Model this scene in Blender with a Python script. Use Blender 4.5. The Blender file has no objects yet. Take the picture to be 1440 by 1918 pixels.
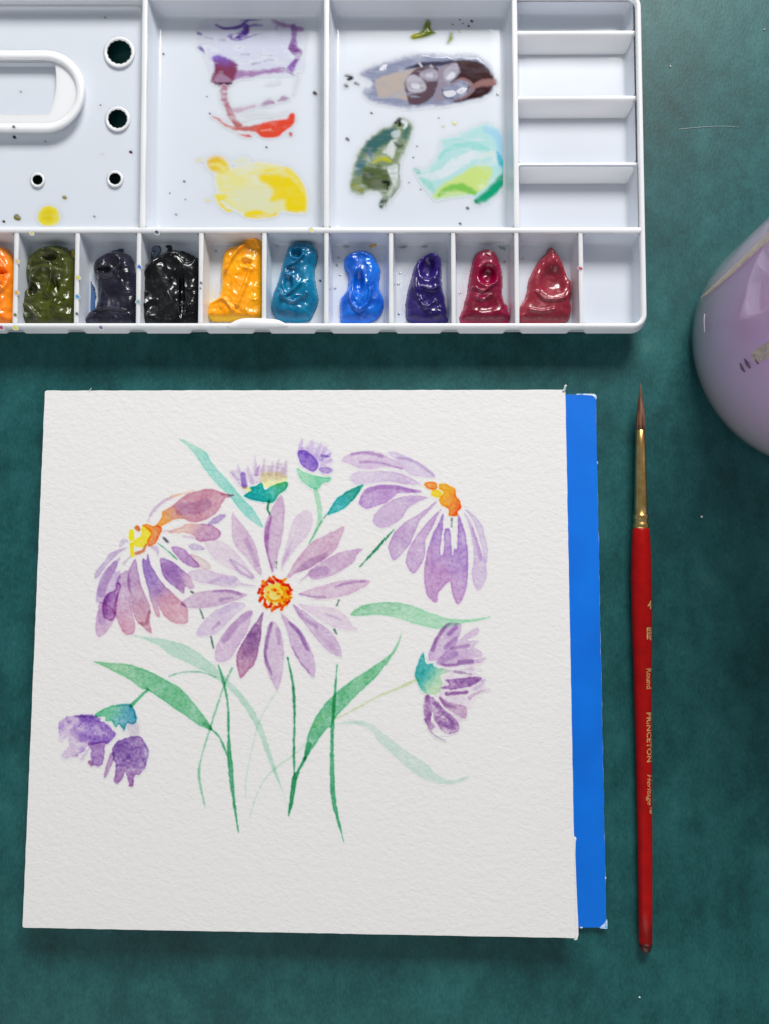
import bpy, bmesh, math, random
import numpy as np
from mathutils import Vector, Matrix
from mathutils.geometry import delaunay_2d_cdt

# ------------------------------------------------------------------ scene, camera, light
S = bpy.context.scene
COL = S.collection
RNG = np.random.default_rng(7)
random.seed(7)
MM = 0.001
FPX, CX, CY = 1385.0, 720.0, 959.0           # focal length and centre of the photograph in its own pixels
DIST, TILT = 0.241, math.atan(0.0805)         # camera to table along the axis, tilt from straight down
CT, ST = math.cos(TILT), math.sin(TILT)
CAM = np.array([0.0, -DIST * ST, DIST * CT])

cam_d = bpy.data.cameras.new('camera')
cam_d.sensor_fit = 'VERTICAL'; cam_d.sensor_height = 36.0
cam_d.lens = FPX / 1918.0 * 36.0
cam_d.clip_start = 0.005; cam_d.clip_end = 20
cam = bpy.data.objects.new('camera', cam_d); COL.objects.link(cam)
cam.location = CAM; cam.rotation_euler = (TILT, 0, 0)
S.camera = cam

W = bpy.data.worlds.new('World'); S.world = W; W.use_nodes = True
bg = W.node_tree.nodes['Background']
bg.inputs['Color'].default_value = (0.80, 0.90, 1.0, 1); bg.inputs['Strength'].default_value = 0.235

def area(name, loc, target, sx, sy, power, col):
    l = bpy.data.lights.new(name, 'AREA'); l.shape = 'RECTANGLE'; l.size = sx; l.size_y = sy
    l.energy = power; l.color = col
    o = bpy.data.objects.new(name, l); COL.objects.link(o); o.location = loc
    o.rotation_euler = (Vector(target) - Vector(loc)).to_track_quat('-Z', 'Y').to_euler()
    return o
area('window_light', (0.18, 0.90, 0.64), (0, 0.03, 0), 0.48, 0.34, 15.0, (1.0, 0.985, 0.965))

area('room_fill', (-0.25, -1.10, 0.62), (0, 0.1, 0), 1.3, 0.8, 5.0, (1.0, 0.97, 0.94))

S.view_settings.view_transform = 'Standard'; S.view_settings.look = 'None'
S.view_settings.exposure = 0.0; S.view_settings.gamma = 1.0
S.render.engine = 'CYCLES'
S.cycles.use_denoising = True
S.cycles.max_bounces = 8; S.cycles.transmission_bounces = 8
S.cycles.caustics_reflective = False
S.cycles.sample_clamp_indirect = 4.0

# ------------------------------------------------------------------ helpers
def P(px, py, z):
    """photo pixel -> point of the scene at height z (arrays allowed)"""
    px = np.asarray(px, float); py = np.asarray(py, float); z = np.asarray(z, float)
    dx = (px - CX) / FPX; dy = -(py - CY) / FPX; dz = -1.0
    wy = dy * CT - dz * ST; wz = dy * ST + dz * CT
    t = (z - CAM[2]) / wz
    return np.stack(np.broadcast_arrays(CAM[0] + dx * t, CAM[1] + wy * t, z), -1)

def lin(c):
    c = np.asarray(c, float) / 255.0
    return np.where(c <= 0.04045, c / 12.92, ((c + 0.055) / 1.055) ** 2.4)

def link(name, mesh, mat=None, parent=None):
    o = bpy.data.objects.new(name, mesh); COL.objects.link(o)
    if mat: mesh.materials.append(mat)
    if parent: o.parent = parent
    return o

def mesh_of(verts, faces, smooth=True):
    m = bpy.data.meshes.new('m')
    m.from_pydata([tuple(map(float, v)) for v in verts], [], faces)
    if smooth: m.polygons.foreach_set('use_smooth', [True] * len(m.polygons))
    m.update()
    return m

def thing(name, label, cat, loc=(0, 0, 0), group=None):
    o = bpy.data.objects.new(name, None); COL.objects.link(o); o.location = loc
    o.empty_display_size = 0.01
    o['label'] = label; o['category'] = cat
    if group: o['group'] = group
    return o

def tag(o, label, cat, group=None):
    o['label'] = label; o['category'] = cat
    if group: o['group'] = group
    return o

def smooth_step(a, b, x):
    t = np.clip((x - a) / (b - a), 0, 1)
    return t * t * (3 - 2 * t)

_tabs = RNG.random((12, 128, 128))
def vnoise(x, y, scale, seed=0):
    """value noise in -1..1, feature size = scale"""
    t = _tabs[seed % 12]
    u = np.asarray(x) / scale + 17.3 * seed; v = np.asarray(y) / scale + 9.1 * seed
    i = np.floor(u).astype(int); j = np.floor(v).astype(int)
    fu = u - i; fv = v - j
    fu = fu * fu * (3 - 2 * fu); fv = fv * fv * (3 - 2 * fv)
    a = t[i % 128, j % 128]; b = t[(i + 1) % 128, j % 128]; c = t[i % 128, (j + 1) % 128]; d = t[(i + 1) % 128, (j + 1) % 128]
    return ((a * (1 - fu) + b * fu) * (1 - fv) + (c * (1 - fu) + d * fu) * fv) * 2 - 1

def fbm(x, y, scale, seed=0, n=3):
    s = 0; a = 1.0; tot = 0
    for k in range(n):
        s = s + a * vnoise(x, y, scale / 2 ** k, seed + k); tot += a; a *= 0.55
    return s / tot

def catmull(pts, n=6, closed=True):
    p = np.asarray(pts, float)
    if closed: q = np.vstack([p[-1], p, p[0], p[1]])
    else: q = np.vstack([2 * p[0] - p[1], p, 2 * p[-1] - p[-2]])
    out = []
    for i in range(1, len(q) - 2):
        for k in range(n):
            t = k / n
            out.append(0.5 * (2 * q[i] + (q[i + 1] - q[i - 1]) * t + (2 * q[i - 1] - 5 * q[i] + 4 * q[i + 1] - q[i + 2]) * t * t
                              + (-q[i - 1] + 3 * q[i] - 3 * q[i + 1] + q[i + 2]) * t ** 3))
    if not closed: out.append(q[-2])
    return np.array(out)

def sdf_poly(poly, X, Y):
    """signed distance, positive inside"""
    best = np.full(X.shape, 1e18); inside = np.zeros(X.shape, bool)
    n = len(poly)
    for i in range(n):
        ax, ay = poly[i]; bx, by = poly[(i + 1) % n]
        ex, ey = bx - ax, by - ay
        L = ex * ex + ey * ey + 1e-12
        t = np.clip(((X - ax) * ex + (Y - ay) * ey) / L, 0, 1)
        best = np.minimum(best, (X - ax - t * ex) ** 2 + (Y - ay - t * ey) ** 2)
        c = ((ay > Y) != (by > Y)) & (X < ex * (Y - ay) / (ey if abs(ey) > 1e-12 else 1e-12) + ax)
        inside ^= c
    d = np.sqrt(best)
    return np.where(inside, d, -d)

def sdf_stroke(line, widths, X, Y):
    """positive inside a tapered stroke; also the position along it, 0..1"""
    best = np.full(X.shape, -1e18); along = np.zeros(X.shape)
    n = len(line)
    for i in range(n - 1):
        ax, ay = line[i]; bx, by = line[i + 1]
        ex, ey = bx - ax, by - ay
        L = ex * ex + ey * ey + 1e-12
        t = np.clip(((X - ax) * ex + (Y - ay) * ey) / L, 0, 1)
        w = (widths[i] * (1 - t) + widths[i + 1] * t) * 0.5
        d = w - np.sqrt((X - ax - t * ex) ** 2 + (Y - ay - t * ey) ** 2)
        up = d > best
        best = np.where(up, d, best); along = np.where(up, (i + t) / (n - 1), along)
    return best, along

class Shape:
    """a filled outline or a tapered stroke in photo pixels"""
    def __init__(s, pts, width=None, sharp=False, n=6):
        s.stroke = width is not None
        if s.stroke:
            pts = np.asarray(pts, float)
            w = np.asarray(width if np.ndim(width) else [width] * len(pts), float)
            if len(pts) > 2:
                c = catmull(np.column_stack([pts, w]), n, False); s.line, s.w = c[:, :2], np.maximum(c[:, 2], 0.5)
            else: s.line, s.w = pts, w
            r = s.w.max() / 2
        else:
            s.line = np.asarray(pts, float) if sharp else catmull(pts, n, True); r = 0
        s.box = (s.line[:, 0].min() - r, s.line[:, 1].min() - r, s.line[:, 0].max() + r, s.line[:, 1].max() + r)
    def sdf(s, X, Y):
        if s.stroke: return sdf_stroke(s.line, s.w, X, Y)[0]
        return sdf_poly(s.line, X, Y)

def zoom(x0, y0, k):
    return lambda *pts: [(x0 + a / k, y0 + b / k) for a, b in pts]

def grid_mesh(box, step, keep, height, colour=None, pad=3.0):
    """grid of cells in photo pixels; keep(X,Y)->bool per vertex, height(X,Y)->z, colour(X,Y)->(N,3) linear"""
    x0, y0, x1, y1 = box
    xs = np.arange(x0 - pad, x1 + pad + step, step); ys = np.arange(y0 - pad, y1 + pad + step, step)
    X, Y = np.meshgrid(xs, ys)
    K = keep(X, Y)
    q = K[:-1, :-1] | K[1:, :-1] | K[:-1, 1:] | K[1:, 1:]
    ny, nx = X.shape
    idx = np.arange(nx * ny).reshape(ny, nx)
    F = np.stack([idx[:-1, :-1][q], idx[1:, :-1][q], idx[1:, 1:][q], idx[:-1, 1:][q]], -1)
    used = np.unique(F)
    remap = -np.ones(nx * ny, int); remap[used] = np.arange(len(used))
    F = remap[F]
    xv, yv = X.ravel()[used], Y.ravel()[used]
    V = P(xv, yv, height(xv, yv))
    m = bpy.data.meshes.new('m')
    m.vertices.add(len(V)); m.vertices.foreach_set('co', V.astype(np.float32).ravel())
    m.loops.add(F.size); m.loops.foreach_set('vertex_index', F.astype(np.int32).ravel())
    m.polygons.add(len(F)); m.polygons.foreach_set('loop_start', np.arange(0, F.size, 4, dtype=np.int32))
    m.update(calc_edges=True)
    m.polygons.foreach_set('use_smooth', np.ones(len(F), bool))
    if colour is not None:
        c = np.ones((len(V), 4), np.float32); c[:, :3] = colour(xv, yv)
        a = m.color_attributes.new('tint', 'FLOAT_COLOR', 'POINT'); a.data.foreach_set('color', c.ravel())
    m.validate()
    return m

# ------------------------------------------------------------------ materials
def mat(name):
    m = bpy.data.materials.new(name); m.use_nodes = True
    nt = m.node_tree
    return m, nt, nt.nodes['Principled BSDF']

def node(nt, t, **kw):
    n = nt.nodes.new(t)
    for k, v in kw.items():
        if k in n.inputs.keys(): n.inputs[k].default_value = v
        else: setattr(n, k, v)
    return n

def noise(nt, scale, detail=2, rough=0.5, stretch=None, rot=0.0):
    g = node(nt, 'ShaderNodeNewGeometry')
    n = node(nt, 'ShaderNodeTexNoise'); n.inputs['Scale'].default_value = scale
    n.inputs['Detail'].default_value = detail; n.inputs['Roughness'].default_value = rough
    if stretch or rot:
        mp = node(nt, 'ShaderNodeMapping'); mp.inputs['Rotation'].default_value = (0, 0, rot)
        mp.inputs['Scale'].default_value = stretch or (1, 1, 1)
        nt.links.new(g.outputs['Position'], mp.inputs['Vector']); nt.links.new(mp.outputs['Vector'], n.inputs['Vector'])
    else: nt.links.new(g.outputs['Position'], n.inputs['Vector'])
    return n

def bump(nt, b, fac, strength, dist, prev=None):
    bp = node(nt, 'ShaderNodeBump'); bp.inputs['Strength'].default_value = strength; bp.inputs['Distance'].default_value = dist
    nt.links.new(fac, bp.inputs['Height'])
    if prev: nt.links.new(prev.outputs['Normal'], bp.inputs['Normal'])
    nt.links.new(bp.outputs['Normal'], b.inputs['Normal'])
    return bp

def ramp(nt, fac, stops):
    r = node(nt, 'ShaderNodeValToRGB'); e = r.color_ramp.elements
    while len(e) < len(stops): e.new(0.5)
    for el, (p, c) in zip(e, stops): el.position = p; el.color = (*c, 1) if len(c) == 3 else c
    nt.links.new(fac, r.inputs['Fac'])
    return r

PAPER = (0.835, 0.815, 0.80)
def paper_nodes(nt, b, tinted):
    if tinted:
        a = node(nt, 'ShaderNodeVertexColor'); a.layer_name = 'tint'
        mx = node(nt, 'ShaderNodeMix', data_type='RGBA', blend_type='MULTIPLY'); mx.inputs[0].default_value = 1
        mx.inputs[6].default_value = (*PAPER, 1); nt.links.new(a.outputs['Color'], mx.inputs[7])
        nt.links.new(mx.outputs[2], b.inputs['Base Color'])
    else: b.inputs['Base Color'].default_value = (*PAPER, 1)
    b.inputs['Roughness'].default_value = 0.95; b.inputs['Specular IOR Level'].default_value = 0.15
    n1 = noise(nt, 640, 4, 0.6, (1.0, 1.3, 1), 0.5)
    p1 = bump(nt, b, n1.outputs['Fac'], 0.95, 0.00021)
    n2 = noise(nt, 260, 1, 0.5)
    bump(nt, b, n2.outputs['Fac'], 0.5, 0.00012, p1)
M = {}
M['paper'], nt, b = mat('cold_press_paper'); paper_nodes(nt, b, False)
M['wash'], nt, b = mat('watercolour_wash'); paper_nodes(nt, b, True)
M['paper_edge'], nt, b = mat('paper_edge'); b.inputs['Base Color'].default_value = (0.80, 0.80, 0.79, 1); b.inputs['Roughness'].default_value = 0.9
wv = node(nt, 'ShaderNodeTexWave', wave_type='BANDS', bands_direction='Z'); wv.inputs['Scale'].default_value = 900
g_ = node(nt, 'ShaderNodeNewGeometry'); nt.links.new(g_.outputs['Position'], wv.inputs['Vector'])
bump(nt, b, wv.outputs['Fac'], 0.6, 0.0001)

PLASTIC = (0.675, 0.71, 0.765)          # wells: same plastic as the rim, their dimmer light put into the colour
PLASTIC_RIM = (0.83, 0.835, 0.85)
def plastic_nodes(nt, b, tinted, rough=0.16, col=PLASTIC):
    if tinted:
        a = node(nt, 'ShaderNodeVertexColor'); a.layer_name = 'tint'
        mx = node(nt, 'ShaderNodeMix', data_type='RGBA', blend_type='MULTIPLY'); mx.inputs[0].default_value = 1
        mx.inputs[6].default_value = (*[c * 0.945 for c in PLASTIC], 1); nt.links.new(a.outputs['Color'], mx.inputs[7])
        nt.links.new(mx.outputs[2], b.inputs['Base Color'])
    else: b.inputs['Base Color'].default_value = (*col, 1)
    b.inputs['Roughness'].default_value = rough; b.inputs['IOR'].default_value = 1.5
    b.inputs['Subsurface Weight'].default_value = 0.0 if tinted else 0.5; b.inputs['Subsurface Radius'].default_value = (1, 1, 1); b.inputs['Subsurface Scale'].default_value = 0.003
    n = noise(nt, 24, 1, 0.4)
    return bump(nt, b, n.outputs['Fac'], 1.0, 0.0006)
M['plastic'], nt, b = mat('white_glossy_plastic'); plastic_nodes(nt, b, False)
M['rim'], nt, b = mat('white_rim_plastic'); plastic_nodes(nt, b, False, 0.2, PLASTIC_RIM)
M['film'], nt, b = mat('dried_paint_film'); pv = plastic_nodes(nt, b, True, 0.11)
b.inputs['Specular IOR Level'].default_value = 0.35; b.inputs['Coat Weight'].default_value = 0.06; b.inputs['Coat Roughness'].default_value = 0.05
n = noise(nt, 300, 2, 0.5); bump(nt, b, n.outputs['Fac'], 0.10, 0.00005, pv)

M['paint'], nt, b = mat('fresh_tube_paint')
a = node(nt, 'ShaderNodeVertexColor'); a.layer_name = 'tint'; nt.links.new(a.outputs['Color'], b.inputs['Base Color'])
b.inputs['IOR'].default_value = 1.40; b.inputs['Specular IOR Level'].default_value = 0.4; b.inputs['Coat Weight'].default_value = 0.22; b.inputs['Coat Roughness'].default_value = 0.10
n = noise(nt, 160, 3, 0.6); mr = node(nt, 'ShaderNodeMapRange'); mr.inputs['From Min'].default_value = 0.35; mr.inputs['From Max'].default_value = 0.65; mr.inputs['To Min'].default_value = 0.18; mr.inputs['To Max'].default_value = 0.52
nt.links.new(n.outputs['Fac'], mr.inputs['Value']); nt.links.new(mr.outputs[0], b.inputs['Roughness']); nt.links.new(n.outputs['Fac'], b.inputs['Coat Weight'])
n = noise(nt, 500, 3, 0.55); pb = bump(nt, b, n.outputs['Fac'], 0.15, 0.00015)

M['table'], nt, b = mat('teal_mottled_board')
n1 = noise(nt, 26, 5, 0.62); n2 = noise(nt, 190, 5, 0.7, (1, 0.6, 1)); n3 = noise(nt, 1500, 2, 0.6, (1, 0.45, 1))
m1 = node(nt, 'ShaderNodeMix', data_type='FLOAT'); m1.inputs[0].default_value = 0.42
nt.links.new(n1.outputs['Fac'], m1.inputs[2]); nt.links.new(n2.outputs['Fac'], m1.inputs[3])
m2 = node(nt, 'ShaderNodeMix', data_type='FLOAT'); m2.inputs[0].default_value = 0.22
nt.links.new(m1.outputs[0], m2.inputs[2]); nt.links.new(n3.outputs['Fac'], m2.inputs[3])
r = ramp(nt, m2.outputs[0], [(0.34, (0.003, 0.037, 0.038)), (0.47, (0.008, 0.076, 0.077)), (0.58, (0.018, 0.116, 0.115)), (0.69, (0.046, 0.164, 0.152))])
nt.links.new(r.outputs['Color'], b.inputs['Base Color'])
b.inputs['Roughness'].default_value = 0.48; b.inputs['Specular IOR Level'].default_value = 0.30
bump(nt, b, n3.outputs['Fac'], 0.5, 0.00012)

M['blue'], nt, b = mat('blue_card'); n = noise(nt, 60, 3)
r = ramp(nt, n.outputs['Fac'], [(0.3, (0.0, 0.155, 0.70)), (0.7, (0.0, 0.185, 0.79))]); nt.links.new(r.outputs['Color'], b.inputs['Base Color'])
b.inputs['Roughness'].default_value = 0.5; b.inputs['Specular IOR Level'].default_value = 0.3
n = noise(nt, 1200, 2); bump(nt, b, n.outputs['Fac'], 0.25, 0.00006)
M['card_core'], nt, b = mat('pale_card_core'); n = noise(nt, 900, 2)
r = ramp(nt, n.outputs['Fac'], [(0.35, (0.16, 0.42, 0.80)), (0.6, (0.72, 0.82, 0.90))]); nt.links.new(r.outputs['Color'], b.inputs['Base Color'])
b.inputs['Roughness'].default_value = 0.9

M['red'], nt, b = mat('red_lacquer'); n = noise(nt, 300, 2)
r = ramp(nt, n.outputs['Fac'], [(0.3, (0.36, 0.0015, 0.0015)), (0.7, (0.45, 0.003, 0.002))]); nt.links.new(r.outputs['Color'], b.inputs['Base Color'])
b.inputs['Roughness'].default_value = 0.38; b.inputs['Specular IOR Level'].default_value = 0.22
M['dark_tip'], nt, b = mat('dark_handle_tip'); n = noise(nt, 300, 2)
r = ramp(nt, n.outputs['Fac'], [(0.3, (0.05, 0.001, 0.001)), (0.7, (0.09, 0.002, 0.002))]); nt.links.new(r.outputs['Color'], b.inputs['Base Color']); b.inputs['Roughness'].default_value = 0.4
M['gold'], nt, b = mat('brass_ferrule'); b.inputs['Metallic'].default_value = 1; b.inputs['Roughness'].default_value = 0.27
n = noise(nt, 500, 3); r = ramp(nt, n.outputs['Fac'], [(0.3, (0.62, 0.38, 0.10)), (0.7, (0.80, 0.56, 0.22))]); nt.links.new(r.outputs['Color'], b.inputs['Base Color'])
M['foil'], nt, b = mat('gold_foil_print'); b.inputs['Base Color'].default_value = (0.80, 0.50, 0.16, 1); b.inputs['Roughness'].default_value = 0.45; b.inputs['Metallic'].default_value = 0.235
n = noise(nt, 3000, 2); r = ramp(nt, n.outputs['Fac'], [(0.35, (0.50, 0.22, 0.06)), (0.6, (0.86, 0.56, 0.22))]); nt.links.new(r.outputs['Color'], b.inputs['Base Color'])
M['hair'], nt, b = mat('brown_bristle'); n = noise(nt, 1400, 3, 0.6, (1, 0.06, 1))
r = ramp(nt, n.outputs['Fac'], [(0.35, (0.055, 0.022, 0.012)), (0.65, (0.24, 0.105, 0.055))]); nt.links.new(r.outputs['Color'], b.inputs['Base Color'])
b.inputs['Roughness'].default_value = 0.4; bump(nt, b, n.outputs['Fac'], 0.7, 0.0002)

M['glass'], nt, b = mat('thin_clear_glass')        # thin wall: Fresnel reflection over a clear, faintly grey pass-through
nt.nodes.remove(b); out = nt.nodes['Material Output']
tr = node(nt, 'ShaderNodeBsdfTransparent'); tr.inputs['Color'].default_value = (0.985, 0.985, 0.99, 1)
gl = node(nt, 'ShaderNodeBsdfGlossy'); gl.inputs['Roughness'].default_value = 0.02; gl.inputs['Color'].default_value = (1, 1, 1, 1)
fr = node(nt, 'ShaderNodeFresnel'); gg = node(nt, 'ShaderNodeNewGeometry'); mi = node(nt, 'ShaderNodeMapRange'); mi.inputs['To Min'].default_value = 1.5; mi.inputs['To Max'].default_value = 1 / 1.5
nt.links.new(gg.outputs['Backfacing'], mi.inputs['Value']); nt.links.new(mi.outputs[0], fr.inputs['IOR'])   # same reflectance from both sides of the thin wall
n = noise(nt, 35, 1); bp = node(nt, 'ShaderNodeBump'); bp.inputs['Strength'].default_value = 0.5; bp.inputs['Distance'].default_value = 0.0012
nt.links.new(n.outputs['Fac'], bp.inputs['Height']); nt.links.new(bp.outputs['Normal'], gl.inputs['Normal']); nt.links.new(bp.outputs['Normal'], fr.inputs['Normal'])
mxs = node(nt, 'ShaderNodeMixShader'); nt.links.new(fr.outputs[0], mxs.inputs[0]); nt.links.new(tr.outputs[0], mxs.inputs[1]); nt.links.new(gl.outputs[0], mxs.inputs[2]); nt.links.new(mxs.outputs[0], out.inputs['Surface'])
M['water'], nt, b = mat('glass_of_murky_lilac_water'); n = noise(nt, 22, 2)
r = ramp(nt, n.outputs['Fac'], [(0.3, (0.96, 0.62, 0.93)), (0.7, (0.995, 0.63, 0.89))]); nt.links.new(r.outputs['Color'], b.inputs['Base Color'])
b.inputs['Roughness'].default_value = 0.35; b.inputs['Subsurface Weight'].default_value = 1.0; b.inputs['Subsurface Scale'].default_value = 0.08
b.inputs['Subsurface Radius'].default_value = (1.0, 0.75, 1.0); b.inputs['Coat Weight'].default_value = 0.5; b.inputs['Coat Roughness'].default_value = 0.03; b.inputs['Coat IOR'].default_value = 1.4
M['yellow_mark'], nt, b = mat('yellow_reflection_and_mark'); n = noise(nt, 700, 2); r = ramp(nt, n.outputs['Fac'], [(0.35, (0.52, 0.40, 0.38)), (0.65, (0.70, 0.58, 0.44))]); nt.links.new(r.outputs['Color'], b.inputs['Base Color']); b.inputs['Roughness'].default_value = 0.3  # colour of the reflection painted on the glass, also used for the gold mark
M['dark_mark'], nt, b = mat('dark_brown_mark'); n = noise(nt, 700, 2); r = ramp(nt, n.outputs['Fac'], [(0.35, (0.16, 0.09, 0.15)), (0.65, (0.26, 0.15, 0.20))]); nt.links.new(r.outputs['Color'], b.inputs['Base Color']); b.inputs['Roughness'].default_value = 0.3
M['pale_mark'], nt, b = mat('pale_scratch_glint'); n = noise(nt, 900, 2); r = ramp(nt, n.outputs['Fac'], [(0.35, (0.60, 0.52, 0.66)), (0.65, (0.78, 0.72, 0.82))]); nt.links.new(r.outputs['Color'], b.inputs['Base Color']); b.inputs['Roughness'].default_value = 0.235  # pale colour standing in for a scratch highlight on the glass
M['drop'], nt, b = mat('clear_water'); b.inputs['Transmission Weight'].default_value = 1; b.inputs['Roughness'].default_value = 0.0; b.inputs['IOR'].default_value = 1.33
b.inputs['Base Color'].default_value = (1, 1, 1, 1)
M['dust'], nt, b = mat('white_dust'); n = noise(nt, 2000, 1); r = ramp(nt, n.outputs['Fac'], [(0.3, (0.6, 0.68, 0.66)), (0.7, (0.8, 0.85, 0.82))]); nt.links.new(r.outputs['Color'], b.inputs['Base Color']); b.inputs['Roughness'].default_value = 0.9

# ------------------------------------------------------------------ the table
tb = mesh_of([(-0.55, -0.55, 0), (0.55, -0.55, 0), (0.55, 0.55, 0), (-0.55, 0.55, 0)], [(0, 1, 2, 3)], False)
table = link('table_surface', tb, M['table']); table['kind'] = 'structure'
# ------------------------------------------------------------------ the plastic palette
ZR, ZF = 10 * MM, 2.7 * MM                       # rim height, floor height
def pal(u, v, z):
    """palette coordinates (photo pixels at the rim plane) -> scene, any height"""
    u = np.asarray(u, float); v = np.asarray(v, float)
    q = P(u + (u - 640) * 3.3e-5 * (v - 300), v, ZR)
    q[..., 2] = z
    return q

def rr(u0, v0, u1, v1, r, ne=10, nf=None, nc=6):
    """rounded rectangle, clockwise from the front left corner; nf points on the front edge (v1)"""
    r = min(r, (u1 - u0) / 2 - .1, (v1 - v0) / 2 - .1)
    out = []
    nf = nf or ne
    def arc(cx, cy, a0):
        for k in range(nc + 1):
            a = a0 + math.pi / 2 * k / nc
            out.append((cx + r * math.cos(a), cy + r * math.sin(a)))
    def edge(a, b, n):
        for k in range(1, n): out.append((a[0] + (b[0] - a[0]) * k / n, a[1] + (b[1] - a[1]) * k / n))
    arc(u1 - r, v1 - r, 0); edge((u1 - r, v1), (u0 + r, v1), nf)
    arc(u0 + r, v1 - r, math.pi / 2); edge((u0, v1 - r), (u0, v0 + r), ne)
    arc(u0 + r, v0 + r, math.pi); edge((u0 + r, v0), (u1 - r, v0), ne)
    arc(u1 - r, v0 + r, 1.5 * math.pi); edge((u1, v0 + r), (u1, v1 - r), ne)
    return np.array(out)

def loft(loops, close=True, fill=False):
    V = np.vstack(loops); n = len(loops[0]); F = []
    for k in range(len(loops) - 1):
        for i in range(n if close else n - 1):
            j = (i + 1) % n
            F.append((k * n + i, k * n + j, (k + 1) * n + j, (k + 1) * n + i))
    if fill: F.append(tuple(range((len(loops) - 1) * n, len(loops) * n)))
    return V, F

ZT = 5.2 * MM                                   # floor of the tray with the brush holes
palette = thing('paint_palette', 'large white plastic paint palette with divided wells, smeared with watercolours, lying above the painting', 'palette')

# outer rim with its scalloped front lip
DIV = [33, 147, 262, 378, 496, 612, 731, 847, 965, 1085]
U0, V0, U1, V1 = -101, -15, 1206, 614
def rim_loop(off, z, notch=0.0, r=26):
    L = rr(U0 - off, V0 - off, U1 + off, V1 + off, r + off, 30, 420, 8)
    if notch:
        front = L[:, 1] > V1 + off - 0.01
        n = np.zeros(len(L))
        for d in DIV: n = np.maximum(n, smooth_step(19, 11, np.abs(L[:, 0] - d + 6)))
        L[:, 1] -= np.where(front, n * notch, 0)
    return pal(L[:, 0], L[:, 1], z)
loops = [rim_loop(-10, 8.60 * MM), rim_loop(-9.3, 9.60 * MM), rim_loop(-7.6, 10.00 * MM), rim_loop(-2.5, 10.05 * MM), rim_loop(-0.8, 9.70 * MM), rim_loop(0, 9.00 * MM),
         rim_loop(1.2, 7.60 * MM, 1.0), rim_loop(3.2, 7.00 * MM, 4.5), rim_loop(4.0, 6.30 * MM, 5.5), rim_loop(3.0, 5.90 * MM, 5.5), rim_loop(-6, 5.80 * MM), rim_loop(-9, 3 * MM), rim_loop(-10, 0.4 * MM)]
V, F = loft(loops)
link('rim', mesh_of(V, F), M['rim'], palette)

def bar(a, b, w, ztop, name='divider', low=4.0):
    """rounded rail between two palette points, w pixels wide"""
    a = np.array(a, float); b = np.array(b, float); t = (b - a) / np.linalg.norm(b - a); n = np.array([-t[1], t[0]])
    prof = [(-.52, -low), (-.52, -.6), (-.49, -.22), (-.40, -.04), (0, 0), (.40, -.04), (.49, -.22), (.52, -.6), (.52, -low)]
    ns = max(2, int(np.linalg.norm(b - a) / 40))
    loops = []
    for k in range(ns + 1):
        c = a + (b - a) * k / ns
        wob = 1 + 0.05 * math.sin(k * 1.7 + a[0])
        loops.append(np.array([pal(*(c + n * o * w * wob), (ztop + dz) * MM) for o, dz in prof]))
    V, F = loft(loops, False)
    return link(name, mesh_of(V, F), M['rim'], palette)

HB = 430                                        # the rail between the mixing wells and the paint wells
bar((-96, HB), (1200, HB), 9.5, 9.95)
for x in (268, 612, 966): bar((x, -8), (x, HB), 10, 9.85)
def ramp_bar(y):
    prof = [(-4, 4.0), (-4, 7.6), (-3.4, 7.9), (-1, 8.0), (2, 7.97), (4, 7.8), (6.5, 7.1), (13, 5.0), (19.5, 3.1), (21, 2.5)]
    lo = [np.array([pal(x, y + o - (x - 966) / 230, z * MM) for o, z in prof]) for x in (967, 1020, 1080, 1140, 1197)]
    V, F = loft(lo, False); link('divider', mesh_of(V, F), M['rim'], palette)
for y in (53, 176, 302): ramp_bar(y)
for x in DIV: bar((x, HB), (x, 607), 8.5, 9.7)

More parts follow.
